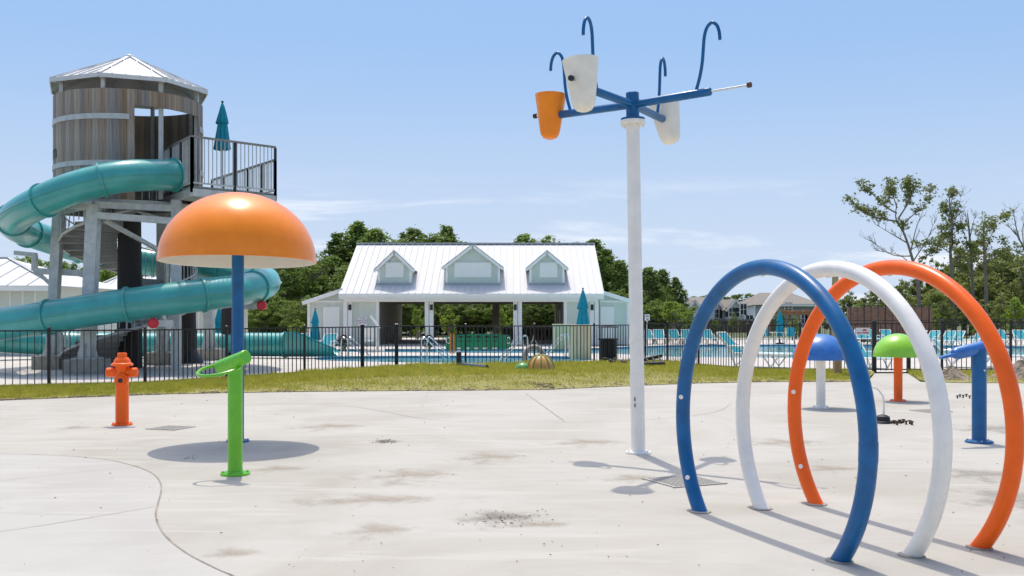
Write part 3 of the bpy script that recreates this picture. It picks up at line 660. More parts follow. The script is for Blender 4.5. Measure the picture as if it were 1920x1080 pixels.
# platform
PZ = 5.77; P1 = Vector((-11.75, 34.9, PZ)); P2 = Vector((-9.85, 32.0, PZ)); P3 = Vector((-7.76, 34.1, PZ)); P4 = Vector((-11.3, 39.2, PZ))
t.part('platform_deck', MB().slab([P1, P2, P3, P4], .05), M['galv_dark'], smooth=0)
for a, b in ((P1, P2), (P2, P3), (P3, P4)):
    t.part('platform_beam', MB().bar(a-Vector((0, 0, .20)), b-Vector((0, 0, .20)), .1, .24), M['galv'], smooth=0)
for k in (.25, .5, .75): t.part('platform_joist', MB().bar(P1.lerp(P2, k)-Vector((0, 0, .16)), P4.lerp(P3, k)-Vector((0, 0, .16)), .07, .18), M['galv'], smooth=0)
pick = MB().box((0, 0, .5), (.022, .022, 1)).mesh('rail_picket', M['galv'], 0)
def railing(t, a, b, h, sp, np_, pm, z0=.1, top=True):
    up = Vector((0, 0, 1)); n = int((b-a).length/sp); rz = math.atan2(b.y-a.y, b.x-a.x)
    t.part('guard_rail', MB().bar(a+up*h, b+up*h, .09, .06), M['galv_dark'], smooth=0); t.part('guard_rail', MB().bar(a+up*z0, b+up*z0, .04, .05), M['galv'], smooth=0)
    for k in range(1, n): t.inst('rail_picket', pick, a.lerp(b, k/n)+up*z0, rz, (1, 1, h-z0))
    for k in range(np_+1): t.part('rail_post', MB().bar(a.lerp(b, k/np_)-up*.2, a.lerp(b, k/np_)+up*(h-.03), .08), pm if k % 2 == 0 or np_ > 1 else M['galv'], smooth=0)
railing(t, P1, P2, 1.52, .14, 3, M['black']); railing(t, P2, P3, 1.52, .14, 2, M['black']); railing(t, P3, P4, 1.10, .15, 5, M['black'])
# columns, footings, beams
def column(bx, by, tx, ty, z1, w, m='galv'):
    b = G(bx, by) if by > 60 else Vector((bx, by, 0)); tp = Vector((b.x+tx, b.y+ty, z1))
    mb = MB(); f = Vector((0, 0, .45))
    mb.bar(b+f, tp, w, w, (0, 1, 0)); t.part('column', mb, M[m], smooth=0)
    t.part('base_plate', MB().box(b+Vector((0, 0, .46)), (w*2, w*2, .04)), M['galv'], smooth=0)
    for i in range(4):
        q = i*PI/2; o_ = Vector((math.cos(q), math.sin(q), 0)); t.part('gusset', MB().slab([b+Vector((0, 0, .48))+o_*w*.5, b+Vector((0, 0, .48))+o_*w*.98, b+Vector((0, 0, .95))+o_*w*.5], .02), M['galv'], smooth=0)
    t.part('footing', MB().box(b+Vector((0, 0, .22)), (w*3, w*3, .44)), M['footing'], smooth=0)
    return tp
c1 = column(96, 692, .25, 0, 5.2, .30); c2 = column(164, 700, .12, .2, 5.2, .36); c3 = column(305, 684, 0, 0, 5.2, .34); c4 = column(393, 675, -.1, 0, 5.4, .36)
t.part('core_pole', MB().tube([TC+Vector((0, 0, 0)), TC+Vector((0, 0, 5.2))], [.42, .37], 24), M['darkwood'], label='black tarred timber core pole')
for (x, y, z) in ((350, 681, 5.55), (430, 671, 5.55)):
    b = G(x, y); t.part('timber_pole', MB().tube([b, Vector((b.x, b.y, z))], [.36, .28], 20), M['darkwood'], label='black tarred timber pole'); t.part('pole_base', at0(MB().lathe([(0, 0), (.62, 0), (.6, .1), (.36, .5), (0, .5)], 12), b), M['black'])
b = Vector((P2.x-.2, P2.y+.5, 0)); 
for a, b in ((c1, c2), (c2, Vector((P2.x-.9, P2.y+1.3, 5.2))), (c1, Vector((c3.x, c3.y, 5.2))), (Vector((c3.x, c3.y, 5.2)), c4), (c2, Vector((c3.x, c3.y, 5.2)))):
    t.part('frame_beam', MB().bar(a, b, .16, .2), M['galv'], smooth=0)
t.part('frame_beam', MB().bar(At(112, 383, 32.0), At(182, 389, 32.0), .14, .2), M['galv'], smooth=0)
t.part('frame_beam', MB().bar(At(182, 404, 32.0), At(330, 415, 32.6), .16, .2), M['galv'], smooth=0)
t.part('brace', MB().bar(At(196, 413, 32.2), At(302, 471, 34.5), .12, .12), M['galv'], smooth=0)
t.part('brace', MB().bar(At(72, 512, 34.5), At(108, 545, 34.5), .1, .1), M['galv'], smooth=0)
t.part('support_arm', MB().bar(At(64, 508, 34.5), At(160, 513, 34.6), .18, .2), M['galv'], smooth=0)
t.part('support_arm', MB().bar(At(65, 478, 34.5), At(65, 508, 34.5), .16, .16), M['galv'], smooth=0)
t.part('support_arm', MB().bar(At(28, 474, 34.5), At(68, 478, 34.5), .18, .14), M['galv'], smooth=0)
t.part('platform_column', MB().bar(Vector((P2.x-.9, P2.y+1.3, 0)), Vector((P2.x-.9, P2.y+1.3, PZ-.3)), .26), M['galv'], smooth=0)
# spiral stair
n_st = 28; RO = 2.2
w = R(19); st = MB()
P = [(0.40, -w/2), (RO, -w/2), (RO, w/2), (.40, w/2)]
st.slab([(r*math.cos(a), r*math.sin(a), 0) for r, a in P], .045)
a = -w/2; st.bar((.40*math.cos(a), .40*math.sin(a), -.10), (RO*math.cos(a), RO*math.sin(a), -.10), .02, .20)
sme = st.mesh('step', M['galv_dark'], 0); hp = []
for i in range(n_st):
    z = .2+.19*i; dg = 180+(z-4.0)/.19*18; t.inst('step', sme, TC+Vector((0, 0, z)), R(dg))
    q = pol(RO-.03, dg, z); hp.append(q+Vector((0, 0, 1.05)))
    if i % 2 == 0: t.part('baluster', MB().bar(q-Vector((0, 0, .1)), q+Vector((0, 0, 1.05)), .05), M['galv'], smooth=0)
    for k in (-.33, .0, .33):
        q2 = pol(RO-.03, dg+18*k, z); t.inst('rail_picket', pick, q2+Vector((0, 0, .05)), R(dg), (1, 1, .95))
t.part('handrail', MB().tube(catmull(hp, 3), .028, 8), M['galv']); t.part('stringer', MB().tube(catmull([p-Vector((0, 0, 1.1)) for p in hp], 3), .05, 6), M['galv'])

# ------------------------------------------------------------------ water slide
SP = [(326, 328, 33.0), (230, 331, 31.6), (140, 352, 31.3), (70, 382, 31.6), (28, 408, 33.0), (30, 425, 35.0), (75, 444, 37.0), (150, 467, 38.6), (250, 487, 39.6), (350, 502, 39.8), (440, 514, 38.6), (488, 523, 36.6), (496, 532, 34.4), (455, 543, 32.6), (380, 553, 31.5), (280, 566, 31.0), (180, 580, 30.9), (70, 598, 31.0), (-30, 612, 31.5), (-110, 618, 33.5), (-115, 624, 37), (-60, 632, 40), (30, 640, 41.5), (140, 645, 42.5), (260, 647, 43), (380, 650, 43.2), (470, 652, 43.2), (535, 653, 43.0)]
path = catmull([At(*p) for p in SP], 10); n = len(path)
for p in path: p.z = max(p.z, .56)
SR = .49
ws = Thing('water_slide', 'teal tube water slide winding round the barrel tower down to the pool', 'water slide', Vector((path[0].x, path[0].y, 0)))
def frames(P):
    out = []
    for i in range(len(P)):
        tt = (P[min(i+1, len(P)-1)]-P[max(i-1, 0)]).normalized(); sd = tt.cross(Vector((0, 0, 1))).normalized(); up = sd.cross(tt); out.append((tt, sd, up))
    return out
FR = frames(path); CH = 14; k = 0
while k < n-1:
    e = min(k+CH, n-1); mb = MB(); NN = 32; vs_ = []
    if n-1-e < 6: e = n-1
    for i in range(k, e+1):
        tt, sd, up = FR[i]
        for j in range(NN):
            a = 2*PI*j/NN; vs_.append(path[i]+(sd*math.cos(a)+up*math.sin(a))*SR)
    fs = [(i*NN+j, i*NN+(j+1) % NN, (i+1)*NN+(j+1) % NN, (i+1)*NN+j) for i in range(e-k) for j in range(NN)]
    mb.add(vs_, fs); sec = ws.part('tube_section', mb, M['teal'], smooth=60)
    for s in (-1, 1):
        mb = MB(); vs_ = []
        for i in range(k, e+1):
            tt, sd, up = FR[i]
            for r, h in ((SR-.01, .014), (SR+.035, .014), (SR+.035, -.014), (SR-.01, -.014)): vs_.append(path[i]+sd*s*r+up*h)
        mb.add(vs_, [(i*4+q, (i+1)*4+q, (i+1)*4+(q+1) % 4, i*4+(q+1) % 4) for i in range(e-k) for q in range(4)]); ws.part('seam_flange', mb, M['teal'], parent=sec)
    for i in ((k, e) if k == 0 else (e,)):
        tt, sd, up = FR[i]; mb = MB(); vs_ = []
        for q in (-.035, .035):
            for r in (SR-.01, SR+.055):
                for j in range(NN): a = 2*PI*j/NN; vs_.append(path[i]+tt*q+(sd*math.cos(a)+up*math.sin(a))*r)
        fs = []
        for x, y in ((0, 1), (1, 3), (3, 2), (2, 0)):
            fs += [(x*NN+j, x*NN+(j+1) % NN, y*NN+(j+1) % NN, y*NN+j) for j in range(NN)]
        mb.add(vs_, fs); ws.part('joint_flange', mb, M['teal'], smooth=40)
    k = e
# run-out flume
e = path[-1]; fl = MB(); secs = [(0, .98, .98), (.25, 1.12, 1.12), (.7, .95, .95), (1.2, .72, .72), (1.7, .52, .52), (2.0, .45, .45), (2.15, .20, .20)]
vs_ = []; NU = 14
for (u, h, _) in secs:
    for off in (0, .035):
        for j in range(NU+1):
            a = -PI*(j/NU); y = math.cos(a)*(SR-off+.02); zz = math.sin(a)*(SR-off)+SR+.06
            if j in (0, NU): zz = max(h, .1)
            else: zz = min(zz, h)
            vs_.append(Vector((e.x+u, e.y+y, max(.035, zz*(1 if u < 1.9 else .9)))))
m_ = NU+1; fs = []
for i in range(len(secs)-1):
    for lay in (0, 1):
        b0 = (i*2+lay)*m_; b1 = ((i+1)*2+lay)*m_; fs += [(b0+j, b0+j+1, b1+j+1, b1+j) for j in range(NU)]
    for j in (0, NU): fs.append(((i*2)*m_+j, (i*2+1)*m_+j, ((i+1)*2+1)*m_+j, ((i+1)*2)*m_+j))
fl.add(vs_, fs); ws.part('run_out_flume', fl, M['teal'], smooth=40)
for (x, y, d, x2) in ((289, 606, 30.9, 325), (492, 573, 33.2, 455)):
    a = At(x, y, d); b = At(x2, y+1, d+.2)
    arm_ = ws.part('support_arm', MB().bar(a, b, .14, .2), M['galv'], smooth=0); ws.part('red_end_cap', MB().tube([a+Vector((0, -.02, 0)), a+Vector((0, -.12, 0)), a+Vector((0, -.15, 0))], [.15, .15, .11], 20), M['red'], parent=arm_)
    q = At((x+x2)/2, y-20, d+.1); ws.part('support_bracket', MB().bar(a.lerp(b, .6), q, .1, .1), M['galv'], parent=arm_, smooth=0)

# ------------------------------------------------------------------ patio umbrellas (closed)
def umbrella(loc, h, label, sc=1.):
    t = Thing('patio_umbrella', label, 'umbrella', loc, 'closed teal patio umbrellas'); c = Vector(loc)
    t.part('pole', MB().tube([c, c+Vector((0, 0, h))], .028, 12), M['galv'])
    t.part('stand', at0(MB().lathe([(0, 0), (.26, 0), (.26, .05), (.05, .09), (.04, .3), (0, .3)], 24), c), M['rubber'])
    def tier(z1, z0, r1, r0, nm):
        mb = MB(); NN = 64; vs_ = []
        for i in range(13):
            f = i/12; z = z1+(z0-z1)*f; r = r1+(r0-r1)*(f**.8)
            for j in range(NN):
                a = 2*PI*j/NN; fold = 1+.22*f**.5*math.sin(8*a+.6*f)+.05*math.sin(3*a+4*f); vs_.append(c+Vector((r*fold*math.cos(a), r*fold*math.sin(a), z+ (.03*math.sin(8*a) if i == 12 else 0))))
        mb.add(vs_, [(i*NN+j, i*NN+(j+1) % NN, (i+1)*NN+(j+1) % NN, (i+1)*NN+j) for i in range(12) for j in range(NN)]); return t.part(nm, mb, M['teal_cloth'], smooth=60)
    tier(h-.03, h-1.62*sc, .03, .25*sc, 'canopy'); tier(h, h-.72*sc, .025, .19*sc, 'vent_tier')
    t.part('finial', MB().lathe([(0.0001, 0), (.045, .03), (.045, .07), (.0001, .1)], 12, Matrix.Translation(c+Vector((0, 0, h-.01)))), M['rubber'])
u = At(417, 365, 36.0); umbrella((u.x, u.y, PZ), ZA(193, 36)-PZ, 'closed teal umbrella on the tower platform')
u = G(411, 668); umbrella((u.x, u.y, 0.004), ZA(576, u.y), 'closed teal umbrella behind the tower poles')
u = G(591, 659); umbrella((u.x, u.y, 0.004), ZA(581, u.y), 'closed teal umbrella in front of the louvred left wing window', .9)
u = G(1093, 662); umbrella((u.x, u.y, 0.004), ZA(543, u.y), 'closed teal umbrella behind the beige pump box by the pavilion', 1.25)
u = G(1462, 645); umbrella((u.x, u.y, 0.004), ZA(581, u.y), 'closed teal umbrella beside the white cafe chairs', 1.0)

# ------------------------------------------------------------------ pavilion
D = 60.5; BX = lambda x, d=D: XA(x, d)
pv = Thing('pool_pavilion', 'sage green open pavilion with white metal roof and three dormers', 'pavilion', Vector((BX(885), D, 0)))
xl, xr = BX(645), BX(1122); ey = D-.75; ez = ZA(551, ey); ry = D+6.4; rz_ = ZA(458, ry); xe0, xe1 = XA(635, ey), XA(1133, ey)
sl = (rz_-ez)/(ry-ey); back_y = 2*ry-ey; fl_z = .06
def roofz(y): return ez+sl*(y-ey)
NP = 38; pw = (xe1-xe0)/NP
ang = math.atan(sl); ln = (ry-ey)/math.cos(ang)
rpm = MB().box((0, 0, 0), (pw-.004, ln, .03)); rpm.box((pw/2-.02, 0, .035), (.03, ln, .045)); rpme = rpm.mesh('roof_panel', M['metalroof'], 0)
for i in range(NP):
    x = xe0+(i+.5)*pw
    pv.inst('roof_panel', rpme, (x, (ey+ry)/2, (ez+rz_)/2), rot=(ang, 0, 0)); pv.inst('roof_panel', rpme, (x, (back_y+ry)/2, (ez+rz_)/2), rot=(ang, 0, PI))
pv.part('ridge_cap', MB().box(((xe0+xe1)/2, ry, rz_+.05), (xe1-xe0+.05, .35, .09)), M['greyroof'], smooth=0)
pv.part('eave_fascia', MB().box(((xe0+xe1)/2, ey+.05, ez-.16), (xe1-xe0, .06, .24)), M['trim'], smooth=0)
pv.part('gutter', MB().box(((xe0+xe1)/2, ey-.06, ez-.06), (xe1-xe0, .12, .1)), M['trim'], smooth=0)
pv.part('soffit', MB().box(((xe0+xe1)/2, (ey+D)/2+.1, ez-.30), (xe1-xe0-.02, D-ey+.3, .04)), M['trim'], smooth=0)
for x in (xe0+.05, xe1-.05):
    pv.part('rake_board', MB().bar((x, ey, ez-.12), (x, ry, rz_-.12), .06, .22), M['trim'], smooth=0)
hz0, hz1 = ZA(566, D), ez-.28
bz = (hz0+hz1)/2; bd = 12.6
pv.part('front_beam', MB().box(((xl+xr)/2, D, bz), (xr-xl, .35, hz1-hz0)), M['trim'], smooth=0)
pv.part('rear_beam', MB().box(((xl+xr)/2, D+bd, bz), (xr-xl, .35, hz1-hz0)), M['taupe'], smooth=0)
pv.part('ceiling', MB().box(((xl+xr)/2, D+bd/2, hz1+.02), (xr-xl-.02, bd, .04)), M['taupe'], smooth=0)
pv.part('floor_slab', MB().box(((xl+xr)/2, D+bd/2, .03), (xr-xl+.6, bd+.8, .06)), M['deck'], smooth=0)
bat = MB().box((0, 0, .5), (.055, .025, 1)).mesh('batten', M['siding'], 0)
def wallbox(x0, x1, y0, y1, z0, z1, m, nm='wall', parent=None): return pv.part(nm, MB().box(((x0+x1)/2, (y0+y1)/2, (z0+z1)/2), (x1-x0, y1-y0, z1-z0)), M[m], smooth=0)
def battens(x0, x1, y, z0, z1, skip=None, sp=.41):
    n_ = int((x1-x0)/sp)
    for k in range(1, n_+1):
        x = x0+(x1-x0)*k/(n_+1)
        if skip and skip[0] < x < skip[1]: continue
        pv.inst('batten', bat, (x, y-.012, z0), 0, (1, 1, z1-z0))
# end rooms
rl0, rl1 = BX(660), BX(711); rr0, rr1 = BX(1057), BX(1110)
wallbox(rl0, rl1, D-.05, D+bd-.2, fl_z, hz0+.01, 'siding'); battens(rl0, rl1-.15, D-.05, fl_z, hz0)
wallbox(rr0, rr1, D-.05, D+bd-.2, fl_z, hz0+.01, 'siding'); battens(rr0+.15, rr1, D-.05, fl_z, hz0)
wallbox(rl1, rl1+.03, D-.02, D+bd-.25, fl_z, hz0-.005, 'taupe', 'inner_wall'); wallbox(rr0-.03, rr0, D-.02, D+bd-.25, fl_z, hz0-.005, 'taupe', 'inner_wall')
for x in (rl1-.09, rr0+.09): wallbox(x-.09, x+.09, D-.09, D-.052, fl_z, hz0, 'trim', 'corner_board')
for x in (rr0-.045,):
    for dy in (3.5, 6.5): wallbox(x-.02, x+.008, D+dy, D+dy+1, fl_z, 2.1, 'trim', 'side_door')
# columns (paired boards with a dark joint and a lantern)
for cx, nn in ((653, 1), (805, 1), (970.5, 1), (1114, 1)):
    x = BX(cx); w_ = .50
    cl_ = wallbox(x-w_/2, x+w_/2, D-.22, D+.2, fl_z, hz0+.003, 'trim', 'column')
    wallbox(x-w_/2-.04, x+w_/2+.04, D-.26, D+.24, fl_z, .35, 'trim', 'column_base')
    s_ = -1 if cx > 880 else 1
    wallbox(x-.015, x+.015, D-.235, D-.219, .35, hz0-.02, 'soffit', 'column_joint')  # thin grey strip standing for the dark joint between the paired boards
    ln_ = wallbox(x+s_*.14-.08, x+s_*.14+.08, D-.36, D-.221, hz0-.48, hz0-.16, 'rubber', 'lantern')
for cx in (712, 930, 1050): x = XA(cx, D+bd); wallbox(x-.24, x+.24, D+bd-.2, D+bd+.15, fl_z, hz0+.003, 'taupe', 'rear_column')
x0, x1 = XA(715, D+bd), XA(1050, D+bd)
wallbox(x0, x1, D+bd-.45, D+bd-.38, .95, 1.05, 'trim', 'hand_rail')
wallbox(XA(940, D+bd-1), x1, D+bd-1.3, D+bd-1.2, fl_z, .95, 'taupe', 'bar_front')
for k in range(9): x = XA(945, D+bd-1)+k*.42; wallbox(x-.13, x+.13, D+bd-1.33, D+bd-1.302, .3, .8, 'oldboard', 'bar_panel')
# dormers
def dormer(x0, x1, ypk, ywall_top, ybot, louv):
    d = ey+1.25; X0, X1 = XA(x0, d), XA(x1, d); xc = (X0+X1)/2; zb = roofz(d)-.02; zp = ZA(ypk, d); zt = ZA(ywall_top, d); w2 = (X1-X0)/2
    face = [(X0, d, zb), (X1, d, zb), (X1, d, zt), (xc, d, zp-.13), (X0, d, zt)]
    yb = lambda z: ey+(z-ez)/sl
    fw = pv.part('dormer_wall', MB().slab([Vector(p) for p in face], .12), M['siding'], smooth=0)
    for s, X in ((-1, X0), (1, X1)):
        pv.part('dormer_cheek', MB().add([(X, d+.02, zb), (X, yb(zt), zt), (X, d+.02, zt), (X-s*.08, d+.02, zb), (X-s*.08, yb(zt), zt), (X-s*.08, d+.02, zt)], [(0,1,2), (3,5,4), (0,3,4,1), (1,4,5,2), (0,2,5,3)]), M['siding'], parent=fw, smooth=0)
        pv.part('corner_board', MB().box((X-s*.05, d-.03, (zb+zt)/2), (.14, .05, zt-zb)), M['trim'], parent=fw, smooth=0)
        ov = .22; dz = (zp-zt)/w2; e0 = Vector((X+s*ov, d-.22, zt-ov*dz+.02)); p0 = Vector((xc, d-.22, zp)); 
        ze = e0.z; e1 = Vector((X+s*ov, yb(ze)+.0, ze)); p1 = Vector((xc, yb(zp), zp))
        pv.part('dormer_roof', MB().slab([e0, p0, p1, e1] if s < 0 else [p0, e0, e1, p1], .05), M['metalroof'], parent=fw, smooth=0)
        pv.part('barge_board', MB().bar(e0+Vector((0, -.03, -.11)), p0+Vector((0, -.03, -.11)), .05, .17), M['trim'], parent=fw, smooth=0)
        pv.part('roof_edge', MB().bar(e0+Vector((0, -.05, .0)), p0+Vector((0, -.05, .0)), .05, .05), M['greyroof'], parent=fw, smooth=0)
    pv.part('dormer_sill', MB().box((xc, d-.08, zb+.03), (X1-X0+.1, .14, .12)), M['greyroof'], parent=fw, smooth=0)
    lx0, lx1, ly0, ly1 = louv; L0, L1 = XA(lx0, d), XA(lx1, d); zz0, zz1 = ZA(ly1, d), ZA(ly0, d)
    lv = pv.part('louvre_panel', MB().box(((L0+L1)/2, d-.035, (zz0+zz1)/2), (L1-L0, .06, zz1-zz0)), M['trim'], parent=fw, smooth=0)
    for k in range(7): pv.inst('louvre_slat', slat_me, ((L0+L1)/2, d-.07, zz0+.08+(zz1-zz0-.16)*k/6), 0, (L1-L0-.1, 1, 1), parent=fw)
    n_ = max(3, int((X1-X0)/.33))
    for k in range(1, n_):
        x = X0+(X1-X0)*k/n_; top = zt+(zp-.25-zt)*(1-abs(x-xc)/w2)
        if L0-.02 < x < L1+.02:
            pv.inst('batten', bat, (x, d-.012, zb+.08), 0, (1, 1, zz0-zb-.09), parent=fw)
            if top-zz1 > .05: pv.inst('batten', bat, (x, d-.012, zz1+.01), 0, (1, 1, top-zz1-.03), parent=fw)
        else: pv.inst('batten', bat, (x, d-.012, zb+.08), 0, (1, 1, top-zb-.1), parent=fw)
slat_me = MB().box((0, 0, 0), (1, .03, .05)).mesh('louvre_slat', M['trim'], 0)
dormer(709, 771, 470, 500, 533, (723, 757, 492, 520)); dormer(836, 937, 458, 497, 533, (852, 921, 492, 520)); dormer(993, 1058, 470, 498, 533, (1012, 1045, 492, 520))
# lean-to wings
def wing(xo, xi, ye, yi, s, lx):
    d = D+.1; X0, X1 = XA(xo, d), XA(xi, d); z0 = ZA(ye+3, d); z1 = ZA(yi, d); dp = 9
    w_ = pv.part('wing_wall', MB().add([(X0, d, fl_z), (X1, d, fl_z), (X1, d, z1), (X0, d, z0), (X0, d+dp, fl_z), (X1, d+dp, fl_z), (X1, d+dp, z1), (X0, d+dp, z0)], [(0,1,2,3), (7,6,5,4), (0,3,7,4), (1,5,6,2), (2,6,7,3)]), M['siding'], smooth=0)
    e0 = Vector((X0+s*.25, d-.35, z0+.02-.25*(z1-z0)/abs(X1-X0))); e1 = Vector((X1, d-.35, z1+.02)); sh = Vector((0, dp+.7, 0))
    pv.part('wing_roof', MB().slab([e0, e1, e1+sh, e0+sh] if s < 0 else [e1, e0, e0+sh, e1+sh], -.06), M['metalroof'], parent=w_, smooth=0)
    pv.part('wing_fascia', MB().bar(e0+Vector((0, -.03, -.06)), e1+Vector((0, -.03, -.06)), .05, .22), M['trim'], parent=w_, smooth=0)
    pv.part('frieze_board', MB().box(((X0+X1)/2, d-.03, ZA(565, d)), (abs(X1-X0), .05, .12)), M['trim'], parent=w_, smooth=0)
    pv.part('corner_board', MB().box((X0-s*.06, d-.03, (fl_z+ZA(567, d))/2), (.15, .05, ZA(567, d)-fl_z)), M['trim'], parent=w_, smooth=0)
    L0, L1 = XA(lx[0], d), XA(lx[1], d); zz0, zz1 = fl_z+.05, ZA(575, d)
    pv.part('louvred_door', MB().box(((L0+L1)/2, d-.04, (zz0+zz1)/2), (L1-L0, .07, zz1-zz0)), M['trim'], parent=w_, smooth=0)
    for k in range(18): pv.inst('louvre_slat', slat_me, ((L0+L1)/2, d-.085, zz0+.12+(zz1-zz0-.22)*k/17), 0, (L1-L0-.16, 1, 1), parent=w_)
    a, b = min(X0, X1), max(X0, X1); n_ = int((b-a)/.36)
    for k in range(1, n_):
        x = a+(b-a)*k/n_
        if L0-.05 < x < L1+.05: pv.inst('batten', bat, (x, d-.012, zz1+.02), 0, (1, 1, max(.02, ZA(569, d)-zz1)), parent=w_)
        else: pv.inst('batten', bat, (x, d-.012, fl_z), 0, (1, 1, ZA(569, d)-fl_z), parent=w_)
wing(577, 644, 562, 543, -1, (606, 637)); wing(1179, 1124, 560, 546, 1, (1126, 1151))
# wall sign
sg = At(680, 603, D-.12); t = Thing('wall_sign', 'white pool emergency phone sign with dark red lettering on the sage wall', 'sign', sg)
t.part('sign_face', MB().box(sg, (.50, .02, .52)), M['signwhite'], smooth=0)
for k, (tx, sz) in enumerate((('POOL', .125), ('EMERGENCY', .105), ('PHONE', .125))):
    m_ = text_mb(tx, sz); m_.v = [sg+Vector((v.x, -.014-v.z, v.y+.17-k*.12)) for v in m_.v]; t.part('lettering', m_, M['signred'], smooth=0)
t.part('arrow', MB().slab([sg+Vector((-.05, -.013, -.13)), sg+Vector((.05, -.013, -.13)), sg+Vector((0, -.013, -.2))], .004), M['ink'], smooth=0)

# ------------------------------------------------------------------ pool houses behind the tower
def hip_house(name, label, x0, x1, y0, y1, ze, zr, ridge0, ridge1, ov=.5):
    t = Thing(name, label, 'building', Vector(((x0+x1)/2, y0, 0))); yc = (y0+y1)/2
    wl_ = t.part('wall', MB().box(((x0+x1)/2, yc, ze/2), (x1-x0, y1-y0, ze)), M['siding'], smooth=0)
    bt = MB().box((0, 0, ze/2), (.06, .03, ze-.02)).mesh('batten', M['trim'], 0)
    for k in range(1, int((x1-x0)/.55)): t.inst('batten', bt, (x0+k*.55, y0-.014, 0))
    a, b, c, d = Vector((x0-ov, y0-ov, ze)), Vector((x1+ov, y0-ov, ze)), Vector((x1+ov, y1+ov, ze)), Vector((x0-ov, y1+ov, ze)); r0, r1 = Vector((ridge0, yc, zr)), Vector((ridge1, yc, zr))
    for poly, nn in (((a, b, r1, r0), 9), ((c, d, r0, r1), 0), ((b, c, r1), 0), ((d, a, r0), 0)):
        rp2 = t.part('roof_slope', MB().slab(poly, .05), M['metalroof'], smooth=0)
        for k in range(1, int((x1-x0)/.8)) if nn else ():
            q = a.lerp(b, k*.8/(x1-x0)); 
            if q.x > b.x: break
            fr_ = 1.
            if q.x < ridge0: fr_ = (q.x-a.x)/(ridge0-a.x)
            if q.x > ridge1: fr_ = (b.x-q.x)/(b.x-ridge1)
            e = q+Vector((0, (yc-a.y)*fr_, (zr-ze)*fr_)); t.part('seam', MB().bar(q+Vector((0, 0, .02)), e+Vector((0, 0, .02)), .03, .05), M['galvroof'], parent=rp2, smooth=0)
    for p, q in ((a, r0), (b, r1), (r0, r1)): t.part('ridge_cap', MB().bar(p+Vector((0, 0, .03)), q+Vector((0, 0, .03)), .2, .04), M['greyroof'], smooth=0)
    t.part('fascia', MB().bar(a-Vector((0, .02, .13)), b-Vector((0, .02, .13)), .05, .2), M['trim'], smooth=0)
hip_house('pump_house', 'pale sage pump house with white hip roof left of the tower', XA(-260, 46), XA(95, 46), 46, 54, ZA(536, 46), ZA(484, 50), XA(-150, 50), XA(16, 50))
hip_house('changing_house', 'low pale building with white metal roof behind the tower stairs', XA(128, 57), XA(395, 57), 57, 65, ZA(572, 57), ZA(517, 61), XA(225, 61), XA(340, 61))

# ------------------------------------------------------------------ far houses
def house(name, label, x0, x1, y0, dp, ze, zr, wm, ridge='x', wins=(), gable=None):
    t = Thing(name, label, 'house', Vector(((x0+x1)/2, y0, 0)), 'houses beyond the pool'); y1 = y0+dp; xc = (x0+x1)/2; yc = (y0+y1)/2
    mb = MB().box((xc, yc, ze/2), (x1-x0, dp, ze))
    if ridge == 'y': mb.add([(x0, y0, ze), (x1, y0, ze), (xc, y0, zr-.1), (x0, y1, ze), (x1, y1, ze), (xc, y1, zr-.1)], [(0,1,2), (5,4,3), (0,2,5,3), (1,4,5,2)])
    t.part('wall', mb, M[wm], smooth=0); o_ = .5
    lap = MB().box((0, 0, 0), (1, .03, .03)).mesh('lap_board', M[wm], 0)
    if ridge == 'y':
        sl_ = (zr-ze)/((x1-x0)/2)
        t.part('roof_slope', MB().slab([(x0-o_, y0-o_, ze-o_*sl_), (xc, y0-o_, zr), (xc, y1+o_, zr), (x0-o_, y1+o_, ze-o_*sl_)], -.18), M['shingle'], smooth=0); t.part('roof_slope', MB().slab([(xc, y0-o_, zr), (x1+o_, y0-o_, ze-o_*sl_), (x1+o_, y1+o_, ze-o_*sl_), (xc, y1+o_, zr)], -.18), M['shingle'], smooth=0)
        for s, xx in ((-1, x0-o_), (1, x1+o_)): t.part('barge_board', MB().bar((xx, y0-o_-.05, ze-o_*sl_-.1), (xc, y0-o_-.05, zr-.1), .1, .35), M['trim'], smooth=0)
    else:
        a, b, c, d = Vector((x0-o_, y0-o_, ze)), Vector((x1+o_, y0-o_, ze)), Vector((x1+o_, y1+o_, ze)), Vector((x0-o_, y1+o_, ze)); ins = min(dp*.42, (x1-x0)*.32); r0, r1 = Vector((x0+ins, yc, zr)), Vector((x1-ins, yc, zr))
        if ridge == 'g': r0, r1 = Vector((x0-o_, yc, zr)), Vector((x1+o_, yc, zr))
        for poly in ((a, b, r1, r0), (c, d, r0, r1), (b, c, r1), (d, a, r0)): t.part('roof_slope', MB().slab(poly, .15), M['shingle'], smooth=0)
        t.part('fascia', MB().bar(a-Vector((0, .04, .2)), b-Vector((0, .04, .2)), .08, .3), M['trim'], smooth=0)
    for (wx, wz, ww, wh, shut) in wins:
        fr_ = t.part('window', MB().box((wx, y0-.04, wz), (ww+.3, .1, wh+.3)), M['trim'], smooth=0)
        t.part('pane', MB().box((wx, y0-.10, wz), (ww, .04, wh)), M['glass'], parent=fr_, smooth=0); t.part('mullion', MB().box((wx, y0-.13, wz), (.08, .03, wh)), M['trim'], parent=fr_, smooth=0); t.part('mullion', MB().box((wx, y0-.132, wz), (ww, .03, .08)), M['trim'], parent=fr_, smooth=0)
        if shut:
            for s in (-1, 1): t.part('shutter', MB().box((wx+s*(ww/2+.45), y0-.06, wz), (.5, .08, wh+.2)), M['rubber'], parent=fr_, smooth=0)
    return t
HD = 190.
def hx(x): return XA(x, HD)
def hzz(y): return ZA(y, HD)
house('house', 'white house with steep gable beside the tall pine trees', hx(1284), hx(1306), HD-4, 14, hzz(577), hzz(564), 'housewhite', 'y')
